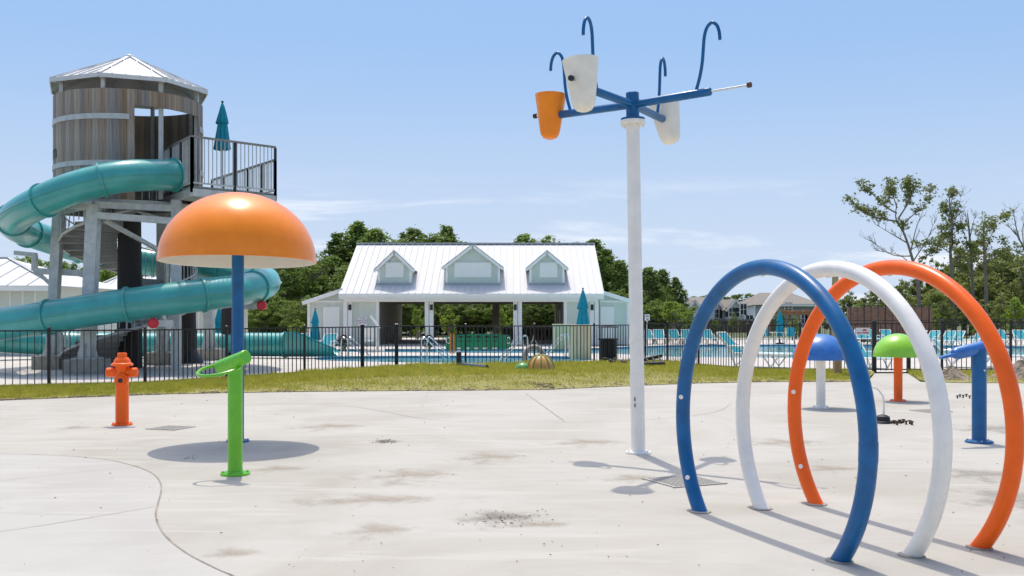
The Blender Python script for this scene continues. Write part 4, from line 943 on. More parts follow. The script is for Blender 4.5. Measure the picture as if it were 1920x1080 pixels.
house('house', 'white house with brown roof seen through the blue hoop', hx(1304), hx(1340), HD, 14, hzz(572), hzz(556), 'housewhite', 'g', [(hx(1315), hzz(590), 1.0, 1.4, 0)])
house('house', 'white gabled house with dark shutters beside the twin window house', hx(1332), hx(1362), HD+2, 14, hzz(580), hzz(562), 'housewhite', 'y', [(hx(1346), hzz(588), 1.0, 1.5, 1)])
house('house', 'white gabled house with paired shuttered windows and a small canopy', hx(1361), hx(1388), HD-2, 14, hzz(577), hzz(562), 'housewhite', 'y', [(hx(1368), hzz(585.5), 1.0, 1.5, 1), (hx(1382), hzz(585.5), 1.0, 1.5, 1)])
house('house', 'tall white side-on house with brown hip roof', hx(1388), hx(1470), HD-12, 16, ZA(572.5, HD-12), ZA(549, HD-4), 'housewhite', 'x', [(XA(1394, HD-12), ZA(580, HD-12), 1.0, 1.8, 0), (XA(1405, HD-12), ZA(600, HD-12), 1.2, 1.6, 0)])
house('house', 'grey sided house with brown roof behind the pergola', XA(1462, 150), XA(1532, 150), 150, 15, ZA(570, 150), ZA(549, 157), 'housegrey', 'x', [(XA(1478, 150), ZA(578, 150), .9, 1.5, 0), (XA(1508, 150), ZA(598, 150), .8, 1.3, 0), (XA(1515, 150), ZA(598, 150), .8, 1.3, 0)])

# board fences and pergola beyond the pool
def boards(name, label, x0, x1, d, h, m, w_=.35):
    t = Thing(name, label, 'fence', Vector((x0, d, 0)), None); n_ = int((x1-x0)/w_)
    me = MB().box((0, 0, .5), (w_-.02, .04, 1)).mesh('board', M[m], 0)
    for k in range(n_): t.inst('board', me, (x0+(k+.5)*w_, d+random.uniform(-.01, .01), 0), 0, (1, 1, h+random.uniform(-.03, .03)))
    t.part('rail', MB().box(((x0+x1)/2, d+.06, h*.8), (x1-x0, .06, .12)), M[m], smooth=0)
boards('board_fence', 'new orange cedar board fence behind the small bright tree', XA(1246, 100), XA(1312, 100), 100, ZA(600.5, 100), 'cedar')
boards('board_fence', 'old grey brown board fence in front of the white houses', XA(1312, 104), XA(1470, 104), 104, ZA(603, 104)+.15, 'oldboard')
t = Thing('pergola', 'brown timber pergola in front of the grey house', 'pergola', Vector((XA(1492, 88), 88, 0)))
for x in (1455, 1492, 1530):
    for d in (87, 90): t.part('pergola_post', MB().box((XA(x, 88), d, 1.0), (.18, .18, 2.0)), M['cedar'], smooth=0)
for d in (87, 90): t.part('pergola_beam', MB().box((XA(1492, 88), d-.1, 1.92), (4.4, .07, .28)), M['cedar'], smooth=0)
for k in range(9): t.part('pergola_rafter', MB().box((XA(1451, 88)+k*.45, 88.5, 2.12), (.07, 4.2, .14)), M['cedar'], smooth=0)

# ------------------------------------------------------------------ loungers and chairs
def lounger_proto(label, group):
    t = Thing('sun_lounger', label, 'sun lounger', (0, 0, 0), group); W2 = .33     # length along +Y from foot (-) to head (+)
    for s in (-1, 1):
        x = s*W2
        t.part('side_rail', MB().tube([(x, -.95, .34), (x, .35, .34)], .03, 8), M['white'])
        t.part('back_rail', MB().tube([(x, .33, .34), (x, .80, .86)], .028, 8), M['white'])
        t.part('leg', MB().tube([(x, -.85, .33), (x, -.62, .02), (x, -.40, .33)], .026, 8), M['white']); t.part('leg', MB().tube([(x, .0, .33), (x, .28, .02), (x, .5, .5)], .026, 8), M['white'])
        t.part('armrest', MB().tube([(x, -.05, .34), (x, 0, .52), (x, .38, .54), (x, .48, .5)], .026, 8), M['white'])
    t.part('seat_sling', MB().slab([(-W2, -.93, .365), (W2, -.93, .365), (W2, .33, .355), (-W2, .33, .355)], .015), M['sling'], smooth=0)
    t.part('back_sling', MB().slab([(-W2, .34, .36), (W2, .34, .36), (W2, .79, .86), (-W2, .79, .86)], .015), M['sling'], smooth=0)
    t.part('cross_bar', MB().tube([(-W2, .80, .86), (W2, .80, .86)], .028, 8), M['white']); t.part('cross_bar', MB().tube([(-W2, -.95, .34), (W2, -.95, .34)], .028, 8), M['white'])
    return t.o
lp = lounger_proto('white framed lounger with teal sling facing the pool on the far deck', 'loungers along the far pool deck'); first = True
def place(p, x, y, rz, label=None, group=None, sc=1.):
    global first
    o = p if first else copy_tree(p); first = False
    o.location = G(x, y, .004); o.rotation_euler = (0, 0, rz); o.scale = (sc, sc, sc)
    if label: o['label'] = label
    if group: o['group'] = group
for x, y, rz in [(1200, 645, .0), (1216, 645, .1), (1236, 645, -.05), (1266, 645, .08), (1290, 645, .0), (1330, 645, 0.1), (1580, 645.5, .1), (1618, 645, -.1), (1640, 645.5, .1), (1668, 645, .0), (1885, 647, .05), (1918, 647, -.1)]:
    place(lp, x, y, rz)
for x, y, rz in [(1715, 648, -.9), (1740, 649, -.95), (1770, 650, -.9), (1786, 650, -.9), (1830, 648, -.9)]:
    place(lp, x, y, rz, 'white framed teal lounger turned sideways on the far deck', 'loungers turned sideways on the far deck')
place(lp, 1408, 688, R(58), 'white framed lounger with raised teal back just behind the fence between hoops', 'loungers near the fence', 1.35)
place(lp, 1626, 690, R(20), 'white lounger just behind the fence between blue and lime mushrooms', 'loungers near the fence')
place(lp, 1800, 689, R(60), 'white lounger just behind the fence near the sand pile', 'loungers near the fence', 1.1)
place(lp, 1890, 688, R(70), 'white lounger just behind the fence next to the orange hoop', 'loungers near the fence', 1.1)
place(lp, 572, 660, R(20), 'white and teal lounger beside the umbrella at the slide exit', 'loungers by the slide exit')
place(lp, 608, 661, R(-15), 'white and teal lounger in front of the louvred wing door', 'loungers by the slide exit')
def chair(x, y, rz, label):
    c = G(x, y, .004); t = Thing('cafe_chair', label, 'chair', c, 'white cafe chairs by the far umbrella'); T = Matrix.Translation(c) @ Matrix.Rotation(rz, 4, 'Z')
    q = lambda *p: T @ Vector(p)
    for sx in (-1, 1):
        for sy in (-1, 1): t.part('leg', MB().tube([q(.25*sx, .25*sy, 0), q(.22*sx, .2*sy, .45)], .025, 6), M['white'])
        t.part('arm', MB().tube([q(.27*sx, -.2, .45), q(.28*sx, -.2, .66), q(.28*sx, .25, .68)], .022, 6), M['white'])
    t.part('seat', MB().slab([q(-.25, -.25, .46), q(.25, -.25, .46), q(.25, .25, .44), q(-.25, .25, .44)], .02), M['sling'], smooth=0)
    t.part('backrest', MB().slab([q(-.25, .26, .44), q(.25, .26, .44), q(.25, .38, 1.0), q(-.25, .38, 1.0)], .02), M['sling'], smooth=0)
chair(1440, 644, .3, 'white cafe chair with teal back left of the far umbrella'); chair(1482, 644, -.4, 'white cafe chair with teal back right of the far umbrella')
c = G(1461, 645, .004); t = Thing('cafe_table', 'white cafe table under the far closed umbrella', 'table', c+Vector((0, -.3, 0)))
t.part('table_top', at0(MB().lathe([(.06, .70), (.5, .70), (.5, .73), (.06, .73)], 20), c), M['white'])
for k in range(4): t.part('leg', MB().tube([c+Vector((.4*math.cos(k*PI/2+.7), .4*math.sin(k*PI/2+.7), 0)), c+Vector((.25*math.cos(k*PI/2+.7), .25*math.sin(k*PI/2+.7), .7))], .025, 6), M['white'])

# ------------------------------------------------------------------ things round the pools
# rescue board hung on the pool side rail
c = At(897, 642, 37.4); bw = 2.35; t = Thing('rescue_board', 'green plastic rescue spine board with orange straps hanging on the fence', 'rescue board', c)
pl = MB(); oc = [(-.5, -.17), (-.47, -.2), (-.1, -.215), (.3, -.19), (.46, -.17), (.5, -.10), (.5, .13), (.46, .2), (.2, .235), (-.2, .22), (-.47, .19), (-.5, .16)]
pl.slab([c+Vector((a*bw, 0, b*1.32)) for a, b in oc], -.055); bo = t.part('board', pl, M['board'], smooth=0)
for a in (-.30, -.16, -.03, .10, .25): t.part('hand_slot', MB().box(c+Vector((a*bw, -.058+.0, -.21)), (.17, .02, .055)), M['signwhite'], parent=bo, smooth=0)
for a in (-.27, -.14, .0, .13, .26): t.part('hand_slot', MB().box(c+Vector((a*bw, -.058, .20)), (.17, .02, .055)), M['rubber'], parent=bo, smooth=0); t.part('strap_pin', MB().box(c+Vector((a*bw, -.058, .05)), (.15, .02, .03)), M['rubber'], parent=bo, smooth=0)
for a in (-.46, .46): t.part('end_handle', MB().tube([c+Vector((a*bw+.07*math.cos(k), -.07, .07+.11*math.sin(k))) for k in np.linspace(0, 5.8, 14)], .018, 6), M['signwhite'], parent=bo)
for a in (-.425, -.375): t.part('strap', MB().box(c+Vector((a*bw, -.08, -.04)), (.05, .03, .72)), M['strap'], smooth=0)
# life ring hung on a white pole
c = At(1001, 672, 36.6); t = Thing('life_ring', 'grey ring buoy leaning on the fence beside the pumpkin', 'life ring', c)
t.part('ring', MB().tube([c+Vector((.32*math.cos(q), 0, .04+.36*math.sin(q))) for q in np.linspace(0, 2*PI, 33)[:-1]], .095, 14, closed=True), M['greyfoam'], smooth=60)
t.part('rope', MB().tube(catmull([c+Vector((-.2, -.1, .4)), c+Vector((-.05, -.1, .62)), c+Vector((0, -.1, .85)), c+Vector((.06, -.1, .6)), c+Vector((.25, -.1, .38))], 4), .014, 6), M['white'])
def handrail(x, y, label, flip=1, h=.85, sc=1.):
    c = G(x, y, .004); t = Thing('pool_handrail', label, 'handrail', c, 'steel pool handrails')
    for dx in (0, .55*sc):
        o_ = c+Vector((dx*.35, dx, 0)); t.part('rail', MB().tube(catmull([o_, o_+Vector((0, 0, h*.8)), o_+Vector((-.12*flip, 0, h)), o_+Vector((-.5*flip, 0, h*.6)), o_+Vector((-.95*flip, 0, .0))], 5), .03, 8), M['steel'])
        t.part('escutcheon', at0(MB().lathe([(0, 0), (.06, 0), (.05, .03), (0, .03)], 12), o_), M['steel'])
handrail(790, 672, 'steel grab rail at the plunge pool steps left of the rescue board', -1); handrail(980, 680, 'steel grab rail beside the ring buoy', 1, 1.0); handrail(1060, 668, 'steel grab rail next to the beige boxes', 1, .95); handrail(640, 668, 'steel grab rail at the slide pool edge', -1, .8)
# pool lift
c = G(708, 660, .004); t = Thing('pool_lift', 'white folded pool lift under the phone sign', 'pool lift', c)
t.part('mast', MB().tube([c, c+Vector((0, 0, 1.2))], .07, 12), M['white']); t.part('lift_arm', MB().tube([c+Vector((-.35, 0, 1.75)), c+Vector((.1, 0, 1.15))], .05, 10), M['white']); t.part('lift_seat', MB().box(c+Vector((-.45, -.1, .55)), (.55, .5, .10)).box(c+Vector((-.45, .15, .85)), (.55, .08, .6)), M['white'], smooth=0); t.part('lift_base', MB().box(c+Vector((-.1, 0, .06)), (.9, .6, .12)), M['white'], smooth=0)
# beige boxes
for x0, x1, y, d_, lab in ((1071, 1109, 674, None, 'tall beige utility box in front of the closed umbrella'), (1037, 1068, 655, None, 'tall beige utility box behind the steel grab rail')):
    c = G((x0+x1)/2, y, .004); w_ = (x1-x0)*c.y/F; top = ZA(612 if y > 660 else 610, c.y)
    t = Thing('utility_box', lab, 'utility box', c); t.part('cabinet', MB().box(c+Vector((0, .3, top/2)), (w_, .6, top)), M['beige'], smooth=0); t.part('lid', MB().box(c+Vector((0, .3, top+.03)), (w_+.06, .66, .06)), M['beige'], smooth=0)
    for k in range(1, 4): t.part('cabinet_seam', MB().box(c+Vector((-w_/2+w_*k/4, -.004, top/2)), (.012, .012, top-.05)), M['footing'], smooth=0)
# litter bin
c = G(1140, 681, .004); t = Thing('litter_bin', 'black slatted litter bin with raised rain lid', 'bin', c)
sl_me = MB().box((0, 0, .45), (.012, .055, .86)).mesh('bin_slat', M['black'], 0)
for k in range(24): t.inst('bin_slat', sl_me, c+Vector((.33*math.cos(k*PI/12), .33*math.sin(k*PI/12), 0)), k*PI/12)
t.part('liner', at0(MB().lathe([(0, .03), (.30, .03), (.30, .86), (.27, .86), (.27, .1), (0, .1)], 24), c), M['rubber']); t.part('rim', at0(MB().lathe([(.30, .86), (.37, .86), (.37, .92), (.30, .92)], 28), c), M['black'])
for k in range(3): t.part('lid_strut', MB().tube([c+Vector((.3*math.cos(k*2.1+.4), .3*math.sin(k*2.1+.4), .88)), c+Vector((.3*math.cos(k*2.1+.4), .3*math.sin(k*2.1+.4), 1.34))], .014, 6), M['black'])
t.part('rain_lid', at0(MB().lathe([(.0001, 1.40), (.2, 1.39), (.36, 1.36), (.39, 1.32), (.36, 1.32), (.0001, 1.34)], 28), c), M['black'])
# signs
c = At(1213.5, 595, 46); t = Thing('notice_sign', 'small white notice sign on a thin post behind the fence corner', 'sign', c+Vector((0, 0, -c.z)))
t.part('sign_post', MB().box((c.x, c.y+.03, c.z/2), (.05, .05, c.z)), M['galv'], smooth=0); t.part('sign_face', MB().box(c, (.22, .015, .27)), M['signwhite'], smooth=0)
for k, w_ in enumerate((.13, .15)): t.part('print_line', MB().box(c+Vector((0, -.010, .07-k*.05)), (w_, .006, .025)), M['ink'], smooth=0)
t.part('print_arrow', MB().slab([c+Vector((-.05, -.009, -.06)), c+Vector((.02, -.009, -.06)), c+Vector((.02, -.009, -.035)), c+Vector((.07, -.009, -.08)), c+Vector((.02, -.009, -.12)), c+Vector((.02, -.009, -.095)), c+Vector((-.05, -.009, -.095))], .004), M['ink'], smooth=0)
f1 = fp(1617); c = Vector((f1.x, f1.y-.04, ZA(621, f1.y))); t = Thing('fence_sign', 'white rectangular sign with a small red arch mark hung on the fence', 'sign', c)
t.part('sign_face', MB().box(c, (.46, .012, .22)), M['signwhite'], smooth=0); t.part('arch_mark', MB().slab([c+Vector((.05+.075*math.cos(q), -.009, .01+.055*math.sin(q))) for q in np.linspace(0, PI, 10)], .004), M['red'], smooth=0)
t.part('print_line', MB().box(c+Vector((-.11, -.009, -.055)), (.13, .005, .03)), M['signred'], smooth=0); t.part('print_line', MB().box(c+Vector((.08, -.009, -.05)), (.2, .005, .035)), M['signred'], smooth=0)

# ------------------------------------------------------------------ things lying on the grass
def gz(x, y):
    e = interp(x, EDGE); f = interp(x, FNC); d = dep(y); v = (d-dep(e))/(dep(f)-dep(e)); return berm(x, max(0, min(1, v)))
def on_grass(x, y):
    p = G(x, y); p.z = gz(x, y); return p
c = on_grass(1014, 704); c.z += .0; t = Thing('pumpkin_dome', 'orange ribbed pumpkin half dome lying on the grass', 'pumpkin', c)
vs_ = []; fs = []; NN = 60; NR = 10
for i in range(NR+1):
    f = i/NR*PI/2
    for j in range(NN):
        a = 2*PI*j/NN; rib = 1-.06*abs(math.cos(a*5))**6
        vs_.append(c+Vector((.42*rib*math.cos(f)*math.cos(a), .42*rib*math.cos(f)*math.sin(a), .47*math.sin(f)-.01)))
fs = [(i*NN+j, i*NN+(j+1) % NN, (i+1)*NN+(j+1) % NN, (i+1)*NN+j) for i in range(NR) for j in range(NN)]
t.part('shell', MB().add(vs_, fs), M['pumpkin'], smooth=60)
for k in range(5):
    a = PI*(k+.5)/5+PI; t.part('rib', MB().tube([c+Vector((.41*math.cos(f)*math.cos(a), .41*math.cos(f)*math.sin(a), .465*math.sin(f))) for f in np.linspace(.05, 1.5, 9)], [.03]*8+[.012], 8), M['pumpkin_rib'])
c = on_grass(980, 704); single('melon_dome', MB().lathe([(.235*math.cos(f), .22*math.sin(f)) for f in np.linspace(-.02, PI/2-.002, 12)], 32, Matrix.Translation(c)), M['melon'], 'small green melon half dome lying on the grass beside the pumpkin', 'melon', smooth=60)
a = on_grass(862, 697)+Vector((0, 0, .08)); b = on_grass(912, 703)+Vector((0, 0, .06)); t = Thing('loose_pipe', 'slate blue flanged pipe lying on the grass', 'pipe', a)
t.part('pipe', MB().tube([a, b], .06, 16), M['slate']); t.part('pipe_flange', MB().tube([a, a+(b-a).normalized()*.05], .11, 16), M['slate']); t.part('pipe_cap', MB().tube([b, b+(b-a).normalized()*.03], .068, 16), M['rubber'])
c = on_grass(860, 697); t = Thing('bollard', 'short black bollard with grey cap beside the loose pipe', 'bollard', c)
t.part('bollard_post', at0(MB().lathe([(0, -.05), (.075, -.05), (.075, .46), (0, .46)], 16), c), M['rubber']); t.part('bollard_cap', at0(MB().lathe([(0, .46), (.08, .46), (.06, .50), (0, .505)], 16), c), M['galv'])
c = on_grass(1222, 692); t = Thing('black_ladder_rack', 'black rubber ladder-like rack lying on the grass', 'rack', c)
for (q0, q1) in ((Vector((-.35, -.15, .08)), Vector((.42, -.05, .10))), (Vector((-.45, .3, .16)), Vector((.38, .35, .34)))): t.part('side_tube', MB().tube([c+q0, c+q1], .065, 12), M['rubber'])
for k in range(4): f = (k+.5)/4; t.part('rung', MB().tube([c+Vector((-.35+.77*f, -.15+.1*f, .09)), c+Vector((-.45+.83*f, .3+.05*f, .16+.18*f))], .04, 8), M['rubber'])
c = on_grass(1155, 688); t = Thing('junk_heap', 'small heap of black and pale plastic scraps on the grass near the bin', 'heap', c); rs = random.Random(4)
for k in range(14):
    p = c+Vector((rs.uniform(-.45, .7), rs.uniform(-.2, .3), rs.uniform(.03, .16))); a = rs.random()*6.28; b = rs.uniform(-.5, .5); q = Vector((math.cos(a), math.sin(a), b*.5))*rs.uniform(.08, .28)
    t.part('scrap', MB().tube([p-q*.5, p, p+q*.5+Vector((0, 0, .02))], [rs.uniform(.03, .07)*z_ for z_ in (.6, 1, .7)], 8), M[rs.choice(['rubber', 'rubber', 'greyfoam', 'cream', 'slate', 'oldboard'])])
# sand piles
for x, y, r_, lab in ((1786, 713, .62, 'heap of grey brown sand against the fence left of the blue post'), (1913, 712, .85, 'heap of grey brown sand against the fence by the orange hoop')):
    c = G(x, y); rs = random.Random(x); vs_ = []; NN = 36; NR = 12; ph = [rs.random()*6 for _ in range(6)]
    for i in range(NR+1):
        f = i/NR
        for j in range(NN):
            a = 2*PI*j/NN; rr = r_*(1-f)*(1+.14*math.sin(2*a+ph[0])+.10*math.sin(5*a+ph[1])+.06*math.sin(9*a+f*8)); z = .40*r_/.62*(f**1.3)*(1+.1*math.sin(3*a+ph[2]))+rs.uniform(-.02, .025)*(f > 0)
            vs_.append(c+Vector((rr*math.cos(a), rr*math.sin(a)*.8, max(0, z) if f < 1 else .40*r_/.62)))
    single('sand_heap', MB().add(vs_, [(i*NN+j, i*NN+(j+1) % NN, (i+1)*NN+(j+1) % NN, (i+1)*NN+j) for i in range(NR) for j in range(NN)]), M['soil'], lab, 'sand heap', smooth=0)
c = G(1015, 729); vs_ = []; rs = random.Random(9)
mb = MB()
for k in range(60):
    p = on_grass(rs.gauss(1015, 14), 727+rs.uniform(-3, 2)); s_ = rs.uniform(.012, .04); mb.box(p+Vector((0, 0, s_*.4)), (s_*2, s_*1.4, s_), rz=rs.random()*3)
o = link('soil_clods', mb.mesh('soil_clods', M['soil'], 0)); o['kind'] = 'stuff'; tag(o, 'dark clods of soil at the grass edge below the pumpkin', 'soil')
mb = MB()
for k in range(1500):
    px = rs.uniform(-40, 1630); 
    if math.sin(px*.05)+math.sin(px*.13+1)+rs.gauss(0, .6) < .1: continue
    p = gpos(px, rs.uniform(-.012, .06)); p.z = max(p.z, .0); s_ = rs.uniform(.008, .024); mb.box(p+Vector((0, 0, s_*.3)), (s_*2.2, s_*1.6, s_*.9), rz=rs.random()*3)
o = link('edge_soil', mb.mesh('edge_soil', M['soil'], 0)); o['kind'] = 'stuff'; tag(o, 'crumbly brown soil along the grass edge of the pad', 'soil')

# ------------------------------------------------------------------ trees
def cards(name, centers, m, n, spread, size, rng, flat=.6, aspect=.75):
    """leaf-sized quads scattered through clumps; centers rows: x y z r"""
    C = np.asarray(centers); wts = C[:, 3]**2; idx = rng.choice(len(C), n, p=wts/wts.sum())
    c = C[idx]; d = rng.normal(size=(n, 3)); d /= np.linalg.norm(d, axis=1)[:, None]+1e-9
    rad = np.abs(rng.normal(0, .62, n)); P = c[:, :3]+d*(c[:, 3]*rad)[:, None]*np.array([1, 1, flat])
    nr = d*.9+rng.normal(size=(n, 3))*.7+np.array([0, 0, .35]); nr /= np.linalg.norm(nr, axis=1)[:, None]
    a = np.cross(nr, rng.normal(size=(n, 3))); a /= np.linalg.norm(a, axis=1)[:, None]+1e-9; b = np.cross(nr, a)
    s_ = size*rng.uniform(.55, 1.25, n)[:, None]
    V = np.stack([P-a*s_*.5, P-b*s_*.5*aspect+a*s_*.05, P+a*s_*.5, P+b*s_*.5*aspect], 1).reshape(-1, 3)
    me = bpy.data.meshes.new(name); k = len(V); me.vertices.add(k); me.vertices.foreach_set('co', V.ravel()); me.loops.add(k); me.loops.foreach_set('vertex_index', np.arange(k)); me.polygons.add(n); me.polygons.foreach_set('loop_start', np.arange(0, k, 4)); me.update(); me.validate(); me.materials.append(m); return me
def pine_proto(seed, h=9., wr=.24, z0=.06, m='pine', nclump=280, ncard=32000):
    rng = np.random.default_rng(seed); cs = []; tr = MB()
    bend = rng.normal(0, .12, 2); top = Vector((bend[0], bend[1], h*.97)); tr.tube([(0, 0, -.2), (bend[0]*.3, bend[1]*.3, h*.45), top], [.20, .13, .03], 10)
    for i in range(nclump):
        f = z0+(1-z0)*(i+rng.random())/nclump; prof = (min(1, (1-f)*1.55+.07))**.75*(.72+.5*rng.random()); lob = 1+.25*math.sin(f*21+seed)
        a = i*2.39996+rng.normal(0, .3); r = wr*h*prof*lob; z = f*h; rr = r*rng.uniform(.35, 1.0)
        x, y = rr*math.cos(a)+bend[0]*f, rr*math.sin(a)+bend[1]*f; cr = .082*h*(.45+.6*(1-f))*rng.uniform(.5, 1.1); cs.append((x, y, z, cr))
        if i % 3 == 0: tr.tube([(bend[0]*f, bend[1]*f, z-.06*h*prof), (x*.6, y*.6, z-.02), (x, y, z)], [.05, .03, .012], 5)
    return tr.mesh('trunk', M['bark']), cards('crown', cs, M[m], ncard, 1, .022*h, rng, .75)
def oak_proto(seed, h=8., w_=.36, m='oak', n=220, nc=30000, z0=.16, size=.022, open_=1.):
    rng = np.random.default_rng(seed); cs = []; tr = MB(); tr.tube([(0, 0, -.2), (.05, 0, h*.35), (.1, .1, h*.75)], [.19, .15, .05], 10)
    while len(cs) < n:
        p = rng.normal(size=3); p /= np.linalg.norm(p); r = rng.random()**.4; f = .5+.5*p[2]*r
        wz = w_*h*(.55+.55*math.sin(PI*min(1, .15+f*.8)))*(1+.2*math.sin(3*math.atan2(p[1], p[0])+seed))
        x, y, z = p[0]*r*wz, p[1]*r*wz, h*(z0+(1-z0)*f)*.97; cr = h*.055*rng.uniform(.6, 1.35)*open_; cs.append((x, y, z-cr*.5, cr))
        if len(cs) % 3 == 0: tr.tube([(.06, .03, h*(.2+.35*f)), (x*.55, y*.55, z*.85), (x, y, z-cr*.4)], [.07, .04, .012], 5)
    return tr.mesh('trunk', M['bark']), cards('crown', cs, M[m], nc, 1, size*h, rng, .7)
def tree(protos, x, ytop, d, h0, name, label, group, rz=0, sx=1.):
    tm_, cm_ = protos; h = ZA(ytop, d)+.03; s_ = h/h0
    o = link(name, None, None, (XA(x, d), d, -.03), rz, (s_*sx, s_*sx, s_)); tag(o, label, 'tree', group)
    link('trunk', tm_, o); link('crown', cm_, o); return o
PN = [pine_proto(s, 9., w_) for s, w_ in ((1, .25), (2, .21), (3, .29), (4, .24))]
OK_ = [oak_proto(s, 8., w_) for s, w_ in ((11, .34), (12, .40), (13, .30))]
OL = [oak_proto(s, 8., w_, 'olive', 90, 9000, .1, .03) for s, w_ in ((21, .30), (22, .26))]
LM = [oak_proto(s, 3., .30, 'lime', 60, 6000, .12, .05) for s in (31, 32)]
rng0 = random.Random(12)
G1 = 'trees massed behind the pavilion'
for i, (x, yt, d) in enumerate([(470, 500, 88), (500, 470, 92), (535, 490, 86), (565, 474, 93), (598, 462, 89), (632, 444, 95), (672, 423, 97), (705, 437, 93), (738, 441, 96), (772, 436, 98), (806, 429, 96), (840, 430, 98), (872, 460, 94), (905, 470, 97), (940, 470, 96), (985, 447, 98), (1010, 436, 97), (1045, 444, 98), (1082, 462, 96), (1108, 456, 90), (1136, 474, 92), (1162, 494, 88), (1190, 505, 92), (1218, 508, 87), (1242, 512, 91), (1268, 526, 88)]):
    k = rng0.randrange(7); pr = PN[k] if k < 4 else OK_[k-4]
    tree(pr, x, yt-5, d, 9. if k < 4 else 8., 'pine_tree' if k < 4 else 'leafy_tree', 'dark green pine tree massed behind the pavilion' if k < 4 else 'broad leafy tree massed behind the pavilion', G1 if k < 4 else 'leafy trees behind the pavilion', rng0.random()*6.28, rng0.uniform(1.15, 1.5))
for i, (x, yt, d) in enumerate([(485, 560, 82), (528, 548, 83), (572, 552, 80), (612, 540, 82), (690, 548, 84), (735, 540, 85), (770, 545, 84), (815, 540, 86), (850, 545, 85), (890, 540, 86), (930, 545, 85), (965, 545, 86), (1000, 545, 84), (1040, 540, 85), (1080, 545, 84), (1150, 540, 83), (1190, 552, 82), (1225, 556, 83), (1258, 560, 84)]):
    k = rng0.randrange(3); tree(OK_[k], x, yt, d, 8., 'understorey_tree', 'low dark understorey tree filling the gap below the tall trees', 'understorey trees behind the pavilion', rng0.random()*6.28, 1.55)
for (x, yt, d) in [(20, 486, 120), (60, 470, 118), (105, 478, 120), (150, 482, 116), (190, 476, 118), (262, 452, 110), (285, 470, 112), (330, 478, 108), (400, 480, 104), (440, 500, 100)]:
    k = rng0.randrange(3); tree(OK_[k], x, yt, d, 8., 'leafy_tree', 'leafy tree rising behind the white roofed buildings', 'trees behind the white roofed buildings', rng0.random()*6.28, 1.15)
# ornamental young trees
tree(LM[0], 783, 575, 76.5, 3., 'young_tree', 'slim pale green young tree framed by the left pavilion bay', None, 1, .62); tree(LM[1], 843, 574, 77, 3., 'young_tree', 'bushy pale green young tree framed by the middle pavilion bay', None, 2, .95)
tree(LM[0], 942, 575, 77.5, 3., 'young_tree', 'slim pale young tree beside the dark rear pavilion column', None, 2.4, .6); tree(LM[1], 962, 594, 76, 3., 'shrub', 'low yellow green shrub behind the third pavilion column', None, 1.4, 1.3)
tree(LM[1], 562, 596, 63, 3., 'shrub', 'yellow green shrub beside the pavilion left wing', None, .4, 1.3); tree(LM[0], 1262, 560, 80, 3., 'young_tree', 'bright green young tree in front of the dark pines and cedar fence', None, .9, 1.0)
tree(OL[0], 1376, 585, 97, 8., 'young_tree', 'thin young street tree in front of the twin window house', None, .3, .8); tree(LM[0], 1342, 598, 90, 3., 'young_tree', 'small young tree in front of the old board fence', None, .3, .9); tree(LM[1], 1492, 590, 78, 3., 'young_tree', 'small young tree beside the pergola', None, .3, .8); tree(LM[0], 1462, 575, 95, 3., 'young_tree', 'young tree between the white and grey houses', None, 2.3, .7)
for x in (645, 805): 
    c = G(x, 656, 0); o = link('planter_shrub', None, None, c, 0, (.35, .35, .28)); tag(o, 'bronze leaved shrub in front of the pavilion wall beside the phone sign' if x < 700 else 'bronze leaved shrub at the foot of the second pavilion column', 'shrub'); link('stem', LM[0][0], o); me = LM[0][1].copy(); me.materials.clear(); me.materials.append(M['redleaf']); link('crown', me, o)
# far umbrella-crowned pines behind the houses
def tallpine(seed):
    rng = np.random.default_rng(seed); tr = MB().tube([(0, 0, -.2), (.15, 0, 7), (.1, .2, 13)], [.28, .2, .05], 8); cs = []
    for i in range(26):
        f = rng.uniform(.62, 1.0); a = rng.random()*6.28; r = 2.6*math.sqrt(max(.05, 1-((f-.8)/.24)**2))*rng.random()**.5; cs.append((r*math.cos(a), r*math.sin(a), 13.6*f, rng.uniform(.5, .95))); tr.tube([(.1, .1, 13*f-.7), (r*math.cos(a), r*math.sin(a), 13.6*f)], [.06, .02], 4)
    return tr.mesh('trunk', M['bark']), cards('crown', cs, M['pine'], 3500, 1, .5, rng, .5)
TP = [tallpine(41), tallpine(42)]
for i, (x, yt) in enumerate([(1302, 556), (1322, 552), (1330, 560), (1346, 558), (1362, 557), (1374, 553), (1384, 552), (1402, 549), (1296, 562)]):
    tree(TP[i % 2], x, yt, 225+5*(i % 3), 13.8, 'tall_pine', 'far pine with a bare trunk and rounded crown behind the houses', 'far pines behind the houses', i*1.3, 1.2)
# wood on the far right: dense lower trees
G2 = 'trees of the wood right of the houses'
for i, (x, yt, d) in enumerate([(1560, 548, 92), (1590, 535, 90), (1622, 540, 84), (1650, 520, 92), (1690, 512, 90), (1722, 498, 95), (1750, 520, 86), (1790, 505, 92), (1820, 480, 95), (1850, 490, 92), (1880, 470, 96), (1915, 480, 90), (1955, 470, 94), (1990, 490, 90), (1745, 470, 97), (1765, 480, 96), (1808, 455, 98), (1835, 462, 99), (1868, 450, 99), (1898, 458, 98), (1925, 445, 98), (1955, 440, 99), (1610, 560, 80), (1660, 562, 82), (1710, 560, 80), (1770, 555, 82), (1830, 548, 82), (1880, 545, 80), (1930, 540, 82)]):
    k = rng0.randrange(2); tree(OL[k], x, yt, d, 8., 'leafy_tree', 'olive green leafy tree in the wood beyond the far fence', G2, rng0.random()*6.28, rng0.uniform(.9, 1.25))
for i, (x, yt, d) in enumerate([(1606, 568, 76), (1755, 575, 75), (1905, 552, 75), (1835, 585, 74), (1950, 560, 75)]):
    tree(LM[i % 2], x, yt, d, 3., 'young_tree', 'fresh green young tree in front of the wood', 'young trees in front of the wood', i, .85)
